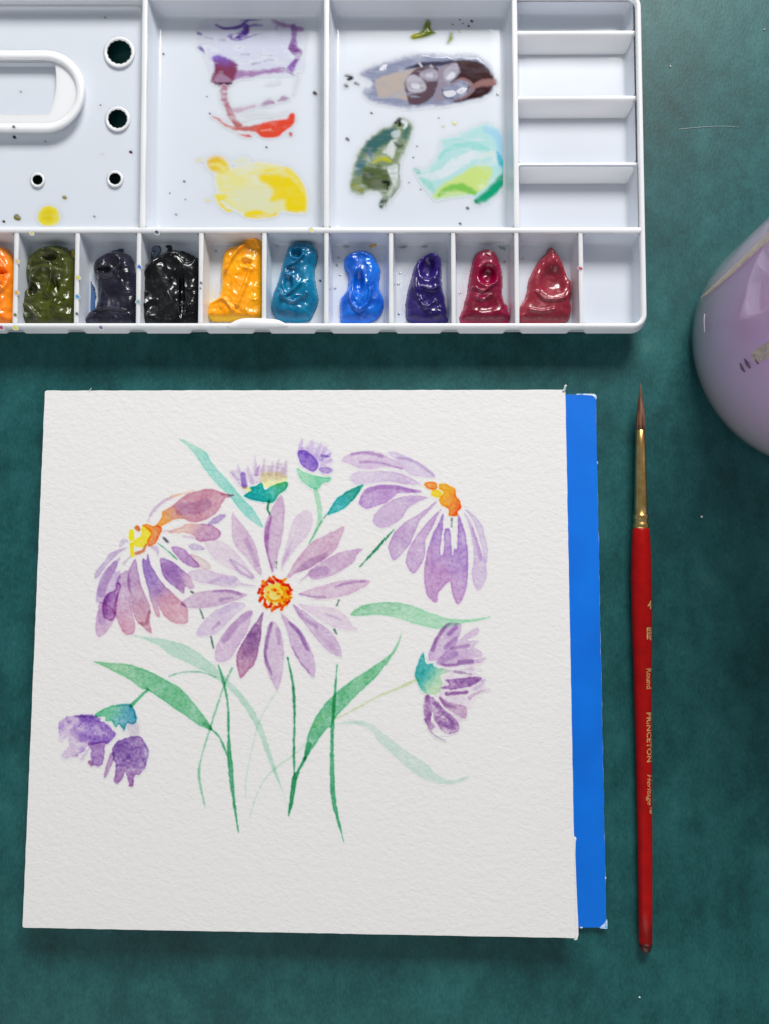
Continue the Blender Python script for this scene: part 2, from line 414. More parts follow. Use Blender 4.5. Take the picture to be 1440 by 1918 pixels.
def well(name, u0, v0, u1, v1, draft, zf=ZF, r=7, top=9.3, holes=None, fill_r=9, draft_v=None, bow=0.0):
    dv = draft_v if draft_v is not None else draft
    def L(k, z, rad, extra=0):
        q = rr(u0 + draft * k + extra, v0 + dv * k + extra, u1 - draft * k - extra, v1 - dv * k - extra, rad, 8)
        return pal(q[:, 0], q[:, 1], z)
    lo = [L(0, top * MM, r), L(.12, (top - 1.0) * MM, r)]
    for k in (0.35, 0.6): lo.append(L(k, zf + (top * MM - zf) * (1 - k) * 0.86, r))
    for a in range(0, 7):                       # fillet to the floor
        t = a / 6 * math.pi / 2
        lo.append(L(0.82, zf - bow * MM + fill_r / 6.0 * MM * (1 - math.sin(t)), r + fill_r * .6, fill_r * (1 - math.cos(t))))
    for e, q in ((.6, 0), (2.0, .07), (13, .93), (15, 1), (17, 1)): lo.append(L(0.82, zf - bow * MM * (1 - q), r + fill_r * .6, fill_r + (e if bow or e < 3 else 2.5 + e * .05)))
    V, F = loft(lo, True, not holes)
    if holes:
        n = len(lo[-1]); last = lo[-1]
        pts = [Vector((p[0], p[1])) for p in last]
        faces = [list(range(n))]
        for h in holes:
            s = len(pts); pts += [Vector((p[0], p[1])) for p in h]; faces.append(list(range(s, s + len(h))))
        edges = []
        for f in faces: edges += [(f[i], f[(i + 1) % len(f)]) for i in range(len(f))]
        vv, ee, ff, ov, oe, of = delaunay_2d_cdt(pts, edges, [], 0, 1e-9)
        hp = [[(p[0], p[1]) for p in h] for h in holes]
        base = len(V); V = np.vstack([V, [(p.x, p.y, zf) for p in vv]])
        for f in ff:
            c = np.mean([(vv[i].x, vv[i].y) for i in f], 0)
            if any(sdf_poly(h, np.array([c[0]]), np.array([c[1]]))[0] > 0 for h in hp): continue
            if sdf_poly([(p[0], p[1]) for p in last], np.array([c[0]]), np.array([c[1]]))[0] < 0: continue
            F.append(tuple(base + i for i in f))
    m = mesh_of(V, F)
    if holes:
        bm = bmesh.new(); bm.from_mesh(m); bmesh.ops.remove_doubles(bm, verts=bm.verts, dist=1e-6)
        bmesh.ops.recalc_face_normals(bm, faces=bm.faces); bm.to_mesh(m); bm.free()
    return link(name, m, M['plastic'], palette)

# brush holes in the left compartment
def hole_ring(cx, cy, r, teeth=12, amp=0.0, n=96, z=5.2 * MM):
    a = np.linspace(0, 2 * math.pi, n, endpoint=False)
    rad = r * (1 + amp * np.abs(np.sin(a * teeth / 2 + 0.4)) - amp * .5)
    return P(cx + rad * np.cos(a), cy + rad * np.sin(a), z)
HOLES = [(224, 98, 23, 15, .065), (221, 223, 18, 13, .07), (71, 337, 9.5, 9, .06), (216, 335, 11, 9, .06)]
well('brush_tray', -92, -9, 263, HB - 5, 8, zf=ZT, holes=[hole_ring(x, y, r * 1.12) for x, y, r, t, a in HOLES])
for x, y, r, t, a in HOLES:
    lo = [hole_ring(x, y, r * 1.12, z=ZT), hole_ring(x, y, r * 1.14 + 3.5, z=ZT + .25 * MM), hole_ring(x, y, r * 1.13 + 1.8, z=ZT + .75 * MM), hole_ring(x, y, r * 1.08, z=ZT + .8 * MM), hole_ring(x, y, r * 1.0, t, a * .4, z=ZT + .5 * MM),
          hole_ring(x, y, r * .96, t, a, z=ZT - .3 * MM), hole_ring(x + .5, y - .5, r * .94, t, a, z=ZT - 2.2 * MM)]
    V, F = loft(lo); link('brush_hole', mesh_of(V, F), M['rim'], palette)

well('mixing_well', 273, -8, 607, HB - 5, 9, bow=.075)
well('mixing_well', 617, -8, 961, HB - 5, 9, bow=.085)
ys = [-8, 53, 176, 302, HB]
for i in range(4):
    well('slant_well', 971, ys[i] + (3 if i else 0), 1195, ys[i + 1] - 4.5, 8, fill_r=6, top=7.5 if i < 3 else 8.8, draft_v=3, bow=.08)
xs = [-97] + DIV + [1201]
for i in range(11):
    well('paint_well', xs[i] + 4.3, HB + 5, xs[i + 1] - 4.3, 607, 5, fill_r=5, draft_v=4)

# thumb grip: a raised racetrack with a sunk middle
def track(off, z, x1=160, y0=97, y1=247):
    h = (y1 - y0) / 2 + off; cy = (y0 + y1) / 2; r = h * .98
    out = [(-88 - off, cy + h), ]
    out = []
    for k in range(0, 25):
        a = -math.pi / 2 + math.pi * k / 24
        out.append((x1 - (y1 - y0) / 2 + r * math.cos(a), cy + h * math.sin(a)))
    for k in range(0, 9):
        a = math.pi / 2 + math.pi * k / 8
        out.append((-10 + h * .98 * math.cos(a), cy + h * math.sin(a)))
    q = np.array(out)
    return P(q[:, 0], q[:, 1], z)
zg = 8.6 * MM
lo = [track(3, ZT), track(1.0, ZT + .8 * MM), track(0, zg - 1.2 * MM), track(-1.5, zg - .3 * MM), track(-5, zg), track(-11, zg - .1 * MM), track(-14, zg - .5 * MM), track(-16, zg - 1.3 * MM)]
V, F = loft(lo); link('thumb_grip', mesh_of(V, F), M['rim'], palette)
# ledge with an arched opening, and the sunk floor under it
outer = track(-15.5, zg - 1.25 * MM)
op = [(-75, 118)] + [(96, 118)] + [(104 + 3 * math.sin(k / 8 * math.pi) - 12 * (k / 8) ** 3, 121 + 92 * k / 8) for k in range(9)] + [(88, 214), (-75, 214)]
op = np.array(op); opw = P(op[:, 0], op[:, 1], zg - 1.25 * MM)
pts = [Vector(p[:2]) for p in outer] + [Vector(p[:2]) for p in opw]
n1, n2 = len(outer), len(opw)
ed = [(i, (i + 1) % n1) for i in range(n1)] + [(n1 + i, n1 + (i + 1) % n2) for i in range(n2)]
vv, ee, ff, *_ = delaunay_2d_cdt(pts, ed, [], 0, 1e-9)
Fk = []
for f in ff:
    c = np.mean([(vv[i].x, vv[i].y) for i in f], 0)
    if sdf_poly(opw[:, :2], c[:1], c[1:])[0] < 0 and sdf_poly(outer[:, :2], c[:1], c[1:])[0] > 0: Fk.append(tuple(f))
link('grip_ledge', mesh_of([(p.x, p.y, zg - 1.25 * MM) for p in vv], Fk, False), M['rim'], palette)
low = opw.copy(); low[:, 2] = 3.0 * MM
low2 = opw * .5 + opw.mean(0) * .5; low2 = opw + (opw.mean(0) - opw) * .12; low2[:, 2] = 2.2 * MM
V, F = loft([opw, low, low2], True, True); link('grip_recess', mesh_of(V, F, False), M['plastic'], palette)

# tiny lid tab on the front rim
tab = [(428, 613), (440, 604), (456, 598), (478, 597), (500, 598), (522, 600), (536, 607), (540, 612), (520, 614), (448, 615)]
tabp = catmull(tab, 4)
lo = [pal(tabp[:, 0], tabp[:, 1], 9.60 * MM), pal(tabp[:, 0], tabp[:, 1], 10.60 * MM)]
c = tabp.mean(0); ti = tabp + (c - tabp) * .08; lo.append(pal(ti[:, 0], ti[:, 1], 10.90 * MM))
V, F = loft(lo, True, True); link('lid_tab', mesh_of(V, F), M['rim'], palette)

# ------------------------------------------------------------------ dried films of paint
WHITE_SEEN = lin((226, 231, 240))
class Layer:
    def __init__(s, pts, rgb, a=1.0, width=None, soft=3.4, rag=2.2, grain=0.4, rim=0.06, seed=0, rgb2=None, axis=None, sharp=False):
        s.sh = Shape(pts, width, sharp); s.c = np.minimum(lin(rgb) / WHITE_SEEN, 1.15); s.a = a; s.soft = soft; s.rag = rag; s.grain = grain; s.rim = rim; s.seed = seed
        s.c2 = None if rgb2 is None else np.minimum(lin(rgb2) / WHITE_SEEN, 1.15); s.axis = axis
    def over(s, X, Y, T, H):
        d = s.sh.sdf(X, Y) + s.rag * fbm(X, Y, 9, s.seed, 3)
        so = s.soft * (1.7 if not s.sh.stroke and s.rag > 1.5 else 1.0)
        k = smooth_step(-so * .8, so * 1.2, d) * s.a
        k = k * np.clip(1 + s.grain * (fbm(X, Y, 16, s.seed + 3, 3) + 1.2 * fbm(X * .35 + Y * .12, Y * 1.7, 9, s.seed + 7, 3) + .1) * 1.4, 0, 1.12)
        k = np.clip(k + s.rim * s.a * np.exp(-((d - 1.6) / 1.6) ** 2), 0, 1)[:, None]
        c = s.c
        if s.c2 is not None:
            (ax, ay), (bx, by) = s.axis
            t = ((X - ax) * (bx - ax) + (Y - ay) * (by - ay)) / ((bx - ax) ** 2 + (by - ay) ** 2) + 0.22 * fbm(X, Y, 16, s.seed + 5)
            t = smooth_step(0, 1, t)[:, None]; c = s.c * (1 - t) + s.c2 * t
        return T * (1 - k) + c * k, np.maximum(H, k[:, 0] * np.clip(d / 6, 0, 1))

def film(name, layers, label, cat='paint smear', z=ZF, thick=0.03, group=None, step=1.3, parent=None, lift=0.012):
    b = np.array([l.sh.box for l in layers]); box = (b[:, 0].min(), b[:, 1].min(), b[:, 2].max(), b[:, 3].max())
    def ev(X, Y):
        T = np.ones((X.size, 3)); H = np.zeros(X.size)
        for l in layers: T, H = l.over(X, Y, T, H)
        return T, H
    def keep(X, Y):
        T, H = ev(X.ravel(), Y.ravel())
        return (np.abs(1 - T).max(1) > 0.035).reshape(X.shape)
    m = grid_mesh(box, step, keep, lambda X, Y: z + lift * MM + thick * MM * ev(X, Y)[1], lambda X, Y: ev(X, Y)[0])
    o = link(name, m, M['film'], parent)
    if parent is None: tag(o, label, cat, group)
    return o

A = zoom(260, 0, 4.0)
def L(*a, **k): return Layer(*a, **k)
film('paint_smear', [
    L(A((450, 210), (600, 140), (900, 120), (1220, 170), (1235, 400), (1190, 560), (900, 565), (700, 610), (560, 600), (500, 420)), (206, 204, 232), .55, soft=5, rag=6, grain=.6),
    L(A((580, 185), (640, 212), (760, 200), (820, 150), (920, 145)), (104, 62, 168), .95, width=[4, 6, 7, 6, 5], rag=1.2),
    L(A((770, 150), (840, 128), (930, 140)), (112, 74, 176), .85, width=[3, 4, 3]),
    L(A((815, 195), (800, 240), (720, 292)), (92, 50, 158), .95, width=[9, 12, 5], rag=2),
    L(A((690, 275), (720, 300), (800, 285), (920, 250)), (118, 84, 180), .8, width=[4, 5, 4, 2]),
    L(A((800, 205), (870, 185), (925, 192)), (106, 66, 172), .9, width=[5, 6, 3]),
    L(A((670, 270), (740, 250), (790, 230)), (120, 84, 180), .6, width=[3, 4, 3]),
    L(A((810, 85), (840, 105)), (66, 52, 86), .95, width=[6, 5]),
    L(A((1135, 103), (1180, 112), (1225, 135)), (86, 70, 120), .95, width=[2, 6, 4]),
    L(A((448, 250), (472, 258)), (110, 90, 160), .8, width=7), L(A((455, 350), (475, 370), (500, 405)), (112, 94, 166), .85, width=[6, 8, 3]),
    L(A((605, 300), (640, 298)), (120, 100, 170), .6, width=5), L(A((500, 275), (545, 292)), (150, 140, 190), .5, width=4),
    L(A((1005, 140), (1060, 180), (1120, 195), (1220, 220)), (160, 112, 170), .75, width=[8, 10, 8, 10], rag=2.5),
    L(A((1040, 200), (1030, 240)), (180, 150, 200), .6, width=[7, 2]),
    L(A((1160, 200), (1165, 280), (1160, 350)), (142, 96, 170), .8, width=[13, 11, 16], rag=2),
    L(A((1150, 330), (1220, 370), (1228, 410), (1190, 470), (1160, 540), (1100, 520), (1130, 480), (1170, 430), (1120, 370)), (122, 62, 140), .92, rag=1.5, rgb2=(150, 110, 185), axis=A((1180, 380), (1150, 540))),
    L(A((1085, 510), (1120, 540), (1180, 570)), (90, 50, 100), .6, width=[3, 4, 2]),
    L(A((690, 560), (780, 560), (880, 550), (1080, 520)), (166, 124, 176), .85, width=[20, 17, 12, 10], rag=2.5),
    L(A((550, 430), (600, 410), (660, 430), (740, 470), (740, 520), (710, 610), (690, 630), (570, 630), (545, 590), (570, 510)), (130, 96, 190), .95, soft=2.5, rgb2=(132, 60, 92), axis=A((620, 410), (620, 520))),
    L(A((570, 570), (620, 550), (690, 590), (690, 620), (580, 620)), (172, 140, 172), .7, soft=2),
    L(A((575, 625), (640, 630), (695, 625)), (58, 22, 52), .95, width=[3, 6, 4]),
    L(A((770, 408), (830, 410)), (110, 100, 140), .5, width=2.5), L(A((850, 480), (910, 470)), (100, 90, 130), .6, width=3.5), L(A((920, 410), (1000, 415)), (110, 100, 140), .5, width=2.5), L(A((940, 455), (1010, 450)), (110, 100, 140), .5, width=2.5),
], 'streaky violet paint smear at the top of the mixing well left of centre')
film('paint_smear', [
    L(A((640, 640), (640, 720), (670, 810), (700, 880), (750, 950)), (178, 122, 142), .85, width=[13, 14, 12, 13, 14], rag=2.5, rgb2=(182, 100, 100), axis=A((640, 700), (720, 900))),
    L(A((690, 830), (780, 820), (850, 800), (900, 790)), (196, 162, 186), .7, width=[10, 11, 7, 3], rag=3, grain=.5),
    L(A((920, 790), (970, 770), (1010, 770)), (172, 138, 170), .8, width=[7, 15, 6], rag=3), L(A((1050, 755), (1085, 740), (1125, 742)), (170, 140, 172), .8, width=[5, 10, 4], rag=2.5),
    L(A((740, 900), (780, 880), (900, 860), (1060, 870), (1110, 840)), (206, 196, 206), .4, width=[10, 12, 8, 8, 4], rag=3, grain=.6),
    L(A((740, 950), (850, 940), (1000, 900), (1100, 890), (1140, 845), (1175, 855), (1165, 930), (1090, 990), (1040, 1030), (930, 1030), (870, 990), (760, 980)), (196, 106, 100), .97, rag=1.3, grain=.1, rgb2=(228, 74, 48), axis=A((800, 940), (960, 980))),
    L(A((550, 870), (600, 895), (640, 930), (730, 965)), (206, 110, 100), .85, width=[3, 6, 5, 7], rag=2),
    L(A((750, 1005), (800, 1015), (845, 1022)), (214, 74, 70), .9, width=[3, 6, 3]), L(A((1138, 1003), (1143, 1010)), (196, 60, 66), .9, width=6),
    L(A((925, 978), (990, 970)), (250, 200, 180), .8, width=[2, 4]),
    L(A((1165, 700), (1190, 600), (1200, 570)), (196, 180, 214), .5, width=[3, 4, 3]), L(A((960, 640), (1060, 620)), (170, 160, 190), .4, width=3),
], 'mauve paint smear ending in a wet orange red edge, under the violet one')
film('paint_smear', [
    L(A((570, 1330), (620, 1270), (720, 1260), (800, 1230), (930, 1215), (1100, 1250), (1200, 1330), (1260, 1450), (1250, 1580), (1100, 1580), (1000, 1600), (820, 1610), (700, 1560), (620, 1480)), (236, 228, 120), .72, soft=3, rag=3, grain=.35),
    L(A((700, 1430), (800, 1390), (980, 1400), (1060, 1470), (1060, 1560), (900, 1590), (760, 1560)), (222, 226, 196), .6, soft=6, rag=4),
    L(A((700, 1210), (800, 1175), (830, 1215), (760, 1250)), (222, 228, 170), .5, soft=3, rag=3),
    L(A((520, 1190), (590, 1163), (650, 1195), (690, 1265), (640, 1300), (560, 1290), (515, 1250)), (238, 216, 66), .9, rag=1.6, rgb2=(232, 190, 50), axis=A((660, 1280), (560, 1180))),
    L(A((540, 1235), (600, 1235), (650, 1280)), (238, 228, 140), .6, width=[6, 10, 6]),
    L(A((900, 1345), (930, 1300), (1100, 1310), (1180, 1360), (1255, 1460), (1258, 1580), (1220, 1592), (1110, 1580), (1090, 1500), (1010, 1515), (980, 1500), (1000, 1420)), (246, 214, 20), .98, rag=1.6, grain=.06),
    L(A((950, 1280), (1090, 1270), (1190, 1340), (1245, 1440)), (242, 220, 84), .8, width=[6, 12, 12, 6], soft=3),
    L(A((588, 1470), (610, 1480), (640, 1475)), (240, 222, 60), .9, width=[10, 14, 8]), L(A((600, 1500), (625, 1540), (660, 1570), (695, 1580)), (240, 220, 50), .9, width=[6, 8, 6, 5]),
    L(A((810, 1610), (870, 1605), (930, 1610), (990, 1615), (1050, 1600)), (244, 214, 22), .95, width=[9, 16, 12, 8, 2], rag=2), L(A((445, 1200), (480, 1195)), (232, 216, 110), .7, width=4), L(A((515, 1500), (530, 1505)), (236, 222, 120), .7, width=5),
], 'yellow paint smear, thickest on its right, at the bottom of the mixing well')
B_ = zoom(600, 0, 3.79)
film('paint_smear', [
    L(B_((280, 530), (360, 480), (480, 440), (600, 400), (740, 385), (900, 395), (1080, 395), (1170, 445), (1232, 540), (1232, 620), (1170, 685), (1060, 712), (900, 745), (640, 772), (560, 762), (480, 742), (360, 720), (305, 650), (370, 590)), (140, 146, 174), .92, rag=3, grain=.2),
    L(B_((395, 570), (480, 530), (620, 490), (720, 490), (640, 560), (600, 640), (640, 720), (520, 690), (420, 690)), (190, 176, 168), .85, soft=2, rag=2),
    L(B_((420, 500), (440, 470), (470, 460), (450, 500)), (240, 240, 246), .9, soft=1.2),
    L(B_((590, 490), (700, 445), (800, 435), (960, 430), (970, 470), (840, 475), (720, 480), (640, 490)), (50, 46, 74), .95, rag=1.5),
    L(B_((690, 480), (820, 470), (840, 540), (820, 640), (780, 700), (700, 745), (630, 745), (610, 690), (590, 600), (620, 540)), (92, 70, 82), .95, rag=1.2),
    L(B_((840, 480), (960, 450), (980, 500), (920, 580), (860, 640), (880, 700), (800, 720), (830, 600)), (148, 138, 156), .95, rag=1.5),
    L(B_((960, 430), (1080, 428), (1170, 470), (1225, 540), (1225, 605), (1180, 670), (1060, 710), (940, 722), (1040, 680), (1090, 620), (1010, 560), (920, 590), (985, 510)), (52, 8, 12), .99, rag=1.2, grain=.05),
    L(B_((605, 560), (650, 530), (720, 560), (750, 620), (720, 655), (640, 660), (605, 620)), (188, 184, 198), .95, rag=2, soft=2), L(B_((640, 590), (690, 590), (700, 630), (650, 625)), (226, 228, 236), .9, soft=2),
    L(B_((700, 520), (750, 490), (820, 500), (825, 560), (770, 575), (715, 555)), (172, 166, 184), .95, rag=2, soft=2), L(B_((745, 520), (790, 515), (790, 550), (750, 550)), (214, 212, 224), .9, soft=2),
    L(B_((880, 490), (960, 450), (975, 500), (940, 560), (880, 570)), (176, 172, 188), .95, soft=2), L(B_((890, 540), (940, 510), (950, 545), (900, 565)), (220, 220, 230), .9, soft=1.5),
    L(B_((865, 655), (940, 640), (960, 670), (900, 690)), (222, 222, 232), .95, soft=1.2, rag=1), L(B_((960, 650), (1000, 620), (1040, 630), (1000, 665)), (230, 230, 238), .95, soft=1.2, rag=1),
    L(B_((930, 600), (990, 560), (1050, 580), (1075, 630), (1030, 680), (960, 710)), (146, 104, 102), .95, width=[3, 5, 6, 6, 5, 3], rag=.8),
    L(B_((1090, 610), (1150, 590), (1225, 585)), (150, 108, 106), .9, width=[10, 14, 15], rag=1.5), L(B_((1010, 590), (1050, 610), (1040, 650)), (60, 24, 26), .9, width=[2, 3, 2]),
    L(B_((700, 450), (715, 470)), (230, 230, 240), .9, width=2.5), L(B_((780, 465), (790, 475)), (230, 230, 240), .8, width=2.5), L(B_((860, 640), (880, 690), (940, 700)), (60, 40, 50), .8, width=[2, 2, 2]),
    L(B_((185, 535), (222, 550), (200, 565)), (36, 34, 44), .95, width=[5, 9, 6]), L(B_((180, 600), (190, 612)), (80, 80, 92), .8, width=6), L(B_((250, 592), (270, 600)), (44, 44, 54), .9, width=5),
], 'long dark maroon and slate grey paint puddle across the second mixing well')
film('paint_smear', [
    L(B_((560, 835), (630, 860), (650, 910), (610, 1040), (570, 1130), (552, 1240), (560, 1310), (500, 1410), (440, 1478), (430, 1380), (350, 1352), (290, 1388), (225, 1360), (208, 1310), (235, 1180), (270, 1090), (330, 1010), (400, 940), (500, 885)), (128, 146, 108), .9, rag=2.5, grain=.25),
    L(B_((520, 900), (440, 930), (330, 1010), (300, 1090), (370, 1090), (450, 1040), (540, 950)), (58, 104, 104), .95, rag=2.5), L(B_((600, 890), (640, 900), (610, 990), (570, 970)), (66, 116, 106), .9, rag=2),
    L(B_((250, 1180), (290, 1110), (330, 1150), (290, 1240), (255, 1240)), (72, 116, 128), .9, rag=3), L(B_((380, 1150), (440, 1120), (490, 1140)), (184, 188, 50), .9, width=[8, 11, 8], rag=2.5),
    L(B_((350, 1080), (370, 1140)), (90, 120, 150), .8, width=[8, 5], rag=2),
    L(B_((300, 1200), (360, 1180), (440, 1175), (490, 1250), (480, 1340), (390, 1352), (300, 1300)), (84, 100, 62), .97, rag=2.5, grain=.3), L(B_((300, 1250), (340, 1220), (380, 1245), (340, 1270)), (34, 44, 26), .9, rag=2), L(B_((370, 1280), (440, 1270), (450, 1320), (380, 1330)), (110, 116, 96), .8, rag=2),
    L(B_((450, 1290), (480, 1300), (470, 1340)), (24, 30, 18), .95, width=[6, 8, 5], rag=2), L(B_((230, 1320), (270, 1330), (300, 1360)), (138, 146, 60), .9, width=[10, 12, 6], rag=2),
    L(B_((440, 1080), (500, 1000), (545, 990), (530, 1060), (510, 1130), (470, 1100)), (220, 226, 226), .85, rag=3, soft=2), L(B_((490, 1180), (545, 1170), (550, 1250), (525, 1330), (500, 1270), (470, 1200)), (222, 228, 230), .92, rag=2, soft=1.6),
    L(B_((500, 940), (560, 920), (560, 970), (520, 980)), (210, 220, 222), .7, rag=2.5, soft=2), L(B_((540, 990), (585, 985), (570, 1050), (530, 1040)), (120, 140, 120), .7, rag=4), L(B_((520, 1010), (555, 1040), (580, 1030)), (40, 56, 44), .8, width=[3, 4, 3], rag=1.5),
    L(B_((530, 870), (560, 850), (560, 885)), (24, 26, 30), .97, width=[6, 9, 8], rag=1.5), L(B_((580, 860), (605, 880), (590, 910)), (232, 236, 240), .9, width=[5, 8, 4]),
    L(B_((530, 1290), (480, 1380), (445, 1420)), (206, 216, 208), .9, width=[5, 6, 3]), L(B_((555, 1160), (553, 1250), (560, 1310), (500, 1400)), (70, 86, 60), .8, width=[2, 2, 2, 2], rag=.8), L(B_((470, 1400), (440, 1440), (435, 1470)), (84, 100, 90), .9, width=[7, 9, 5], rag=3),
], 'mottled dark green and teal paint smear standing upright below the maroon puddle')
film('paint_smear', [
    L(B_((690, 1240), (760, 1190), (840, 1110), (850, 1020), (880, 985), (1020, 940), (1160, 880), (1230, 890), (1290, 980), (1312, 1100), (1312, 1230), (1290, 1320), (1200, 1420), (1100, 1450), (1080, 1400), (980, 1392), (820, 1415), (760, 1360)), (178, 226, 226), .8, rag=4, grain=.35, rim=.15),
    L(B_((840, 1120), (900, 1060), (1050, 1030), (1180, 1060)), (150, 220, 214), .7, width=[6, 10, 14, 10], soft=3, rag=3), L(B_((860, 1000), (1010, 990)), (180, 224, 222), .6, width=[4, 6], rag=2),
    L(B_((1180, 920), (1240, 950), (1280, 1050), (1290, 1180)), (168, 214, 238), .9, width=[14, 18, 16, 14], soft=5), L(B_((1250, 1090), (1275, 1140), (1290, 1170)), (88, 190, 226), .9, width=[8, 12, 8], soft=3),
    L(B_((720, 1250), (850, 1240), (950, 1170), (1060, 1110), (1140, 1100)), (224, 234, 240), .85, width=[8, 18, 22, 18, 8], soft=3, rag=4), L(B_((1130, 1120), (1220, 1090), (1230, 1150)), (220, 232, 226), .8, width=[8, 12, 8], soft=3),
    L(B_((700, 1260), (760, 1300), (800, 1360)), (156, 220, 206), .8, width=[6, 12, 8], soft=3, rag=2.5), L(B_((670, 1205), (690, 1220)), (130, 200, 190), .8, width=[6, 9], rag=2),
    L(B_((790, 1395), (850, 1320), (960, 1250), (1080, 1180), (1200, 1180), (1220, 1230), (1180, 1320), (1100, 1375), (980, 1390), (850, 1408)), (206, 228, 134), .92, soft=3, rag=2.5, grain=.2), L(B_((840, 1380), (900, 1345), (1000, 1330), (1090, 1370)), (132, 200, 88), .92, width=[8, 14, 16, 10], soft=4),
    L(B_((1190, 1330), (1250, 1260), (1310, 1215), (1312, 1260), (1290, 1330), (1200, 1415), (1110, 1450), (1085, 1420), (1120, 1390)), (8, 160, 118), .95, soft=3, rag=1.8, grain=.1), L(B_((1270, 1130), (1305, 1180), (1300, 1230)), (60, 196, 190), .85, width=[8, 10, 8], soft=4),
    L(B_((1110, 1320), (1150, 1300), (1170, 1330), (1130, 1350)), (226, 236, 190), .8, soft=3),
    L(B_((1100, 1430), (1130, 1448)), (0, 132, 92), .9, width=[8, 5]),
], 'pale turquoise paint wash pooling to lime and emerald green, right of the dark green smear')
film('paint_drop', [L(B_((750, 135), (780, 150), (782, 200), (815, 230), (760, 258), (690, 278), (640, 272), (650, 242), (710, 220)), (176, 178, 22), .98, rag=1, rgb2=(120, 140, 20), axis=B_((660, 260), (750, 210)))], 'olive green paint drop with a raised tail near the top of the second mixing well', 'paint drop', thick=.5)
film('paint_drop', [L(B_((925, 240), (918, 275), (903, 305)), (150, 168, 66), .9, width=[5, 8, 3], rag=1.2)], 'small slim green paint fleck right of the olive drop', 'paint drop')
ang = np.linspace(0, 2 * math.pi, 20, endpoint=False)
film('paint_drop', [L([(92 + 21 * math.cos(a) * (1 + .05 * math.sin(3 * a)), 405 + 20 * math.sin(a)) for a in ang], (238, 222, 60), .97, rag=1.2, grain=.1), L([(92 + 13 * math.cos(a), 404 + 13 * math.sin(a)) for a in ang], (228, 204, 20), .8, soft=4)],
     'round bright yellow paint drop on the floor of the compartment with brush holes', 'paint drop', z=ZT)

def speck(x, y, r, rgb, z=None, k=1.3):
    if z is None: z = ZT if (x < 262 and y < 428) else ZF
    film('paint_speck', [L([(x - r * .3, y - r * .2), (x + r * .3, y + r * .2)], rgb, .92, width=[r * 2, r * 2 * .85], soft=.8, rag=r * .3, seed=int(x) % 9)], None, parent=palette, z=z, step=min(1.0, max(.45, r / 3)), thick=.12)
for x, y, r, c in [(1, 16, 7, (40, 8, 28)), (10, 3, 3, (30, 10, 26)), (112, 19, 3, (40, 20, 44)), (58, 9, 4, (150, 140, 130)), (33, 408, 5.5, (120, 112, 20)), (122, 370, 3.6, (140, 132, 60)), (8, 415, 2.6, (50, 46, 50)),
                   (246, 285, 3.0, (80, 40, 80)), (178, 406, 2.2, (70, 76, 88)), (86, 265, 1.8, (90, 90, 96)), (189, 197, 1.6, (110, 116, 124)), (40, 172, 2, (160, 164, 172)), (198, 33, 1.8, (150, 154, 160)), (193, 289, 2.2, (224, 206, 170)),
                   (591, 175, 3.8, (66, 12, 36)), (511, 14, 2.6, (24, 20, 40)), (307, 101, 1.8, (70, 70, 84)), (346, 340, 2.2, (120, 126, 140)), (331, 402, 2.2, (110, 116, 130)), (500, 276, 1.8, (60, 66, 80)), (394, 213, 1.8, (110, 110, 140)), (388, 181, 1.6, (120, 120, 150)), (348, 374, 1.5, (130, 136, 150)), (319, 362, 1.5, (140, 144, 156)),
                   (860, 35, 2.4, (40, 42, 40)), (883, 40, 2.4, (44, 46, 40)), (877, 49, 2.0, (60, 60, 50)), (866, 44, 1.4, (70, 70, 64)), (847, 46, 1.6, (120, 130, 110)), (741, 33, 1.8, (150, 152, 150)), (652, 261, 3.3, (28, 28, 34)), (697, 212, 2.2, (110, 114, 120)), (780, 274, 1.8, (70, 72, 80)),
                   (773, 295, 1.5, (110, 120, 124)), (765, 342, 1.4, (120, 126, 130)), (875, 390, 2.6, (70, 100, 96)), (931, 177, 2, (90, 80, 100)), (850, 231, 3, (222, 216, 110)), (829, 237, 1.8, (200, 206, 130)), (860, 59, 2, (190, 200, 90)), (821, 221, 1.6, (150, 160, 160)), (787, 355, 1.5, (140, 150, 150)), (861, 419, 2.2, (100, 104, 110)),
                   (6, 442, 2, (200, 170, 40)), (168, 453, 2.0, (60, 50, 70)), (117, 454, 2, (90, 80, 40)), (60, 449, 5, (214, 206, 90)), (139, 448, 4, (220, 204, 90)), (422, 450, 3.2, (222, 196, 60)), (601, 526, 2.4, (50, 70, 84)), (746, 589, 1.8, (60, 50, 110)), (156, 503, 2.4, (70, 60, 60)), (162, 518, 3.5, (150, 190, 210)), (172, 545, 5, (120, 170, 200)), (41, 533, 3.5, (200, 190, 80)), (33, 545, 4, (240, 190, 80))]:
    speck(x, y, r, c)
def stain(pts, rgb, a, width=None, soft=7, z=ZF):
    film('stain', [L(pts, rgb, a, width=width, soft=soft, rag=6, grain=.8, rim=.05)], None, parent=palette, z=z, thick=0.0, step=2.0, lift=.02)
stain([(290, 480), (360, 470), (368, 520), (300, 540)], (150, 156, 180), .5, soft=5)
stain([(164, 470), (175, 540), (170, 600)], (176, 196, 214), .6, [4, 8, 12], 4)
stain([(36, 600), (60, 470), (46, 450)], (226, 214, 140), .55, [10, 8, 6], 4)
stain([(384, 470), (400, 560), (390, 600)], (232, 216, 160), .5, [5, 8, 12], 4)
stain([(505, 600), (520, 520), (512, 470)], (176, 206, 214), .4, [9, 8, 3], 4)
stain([(862, 600), (880, 500), (950, 600)], (220, 186, 204), .5, [7, 3, 6], 4)
stain([(750, 600), (770, 500), (830, 590)], (196, 190, 220), .45, [7, 3, 6], 4)
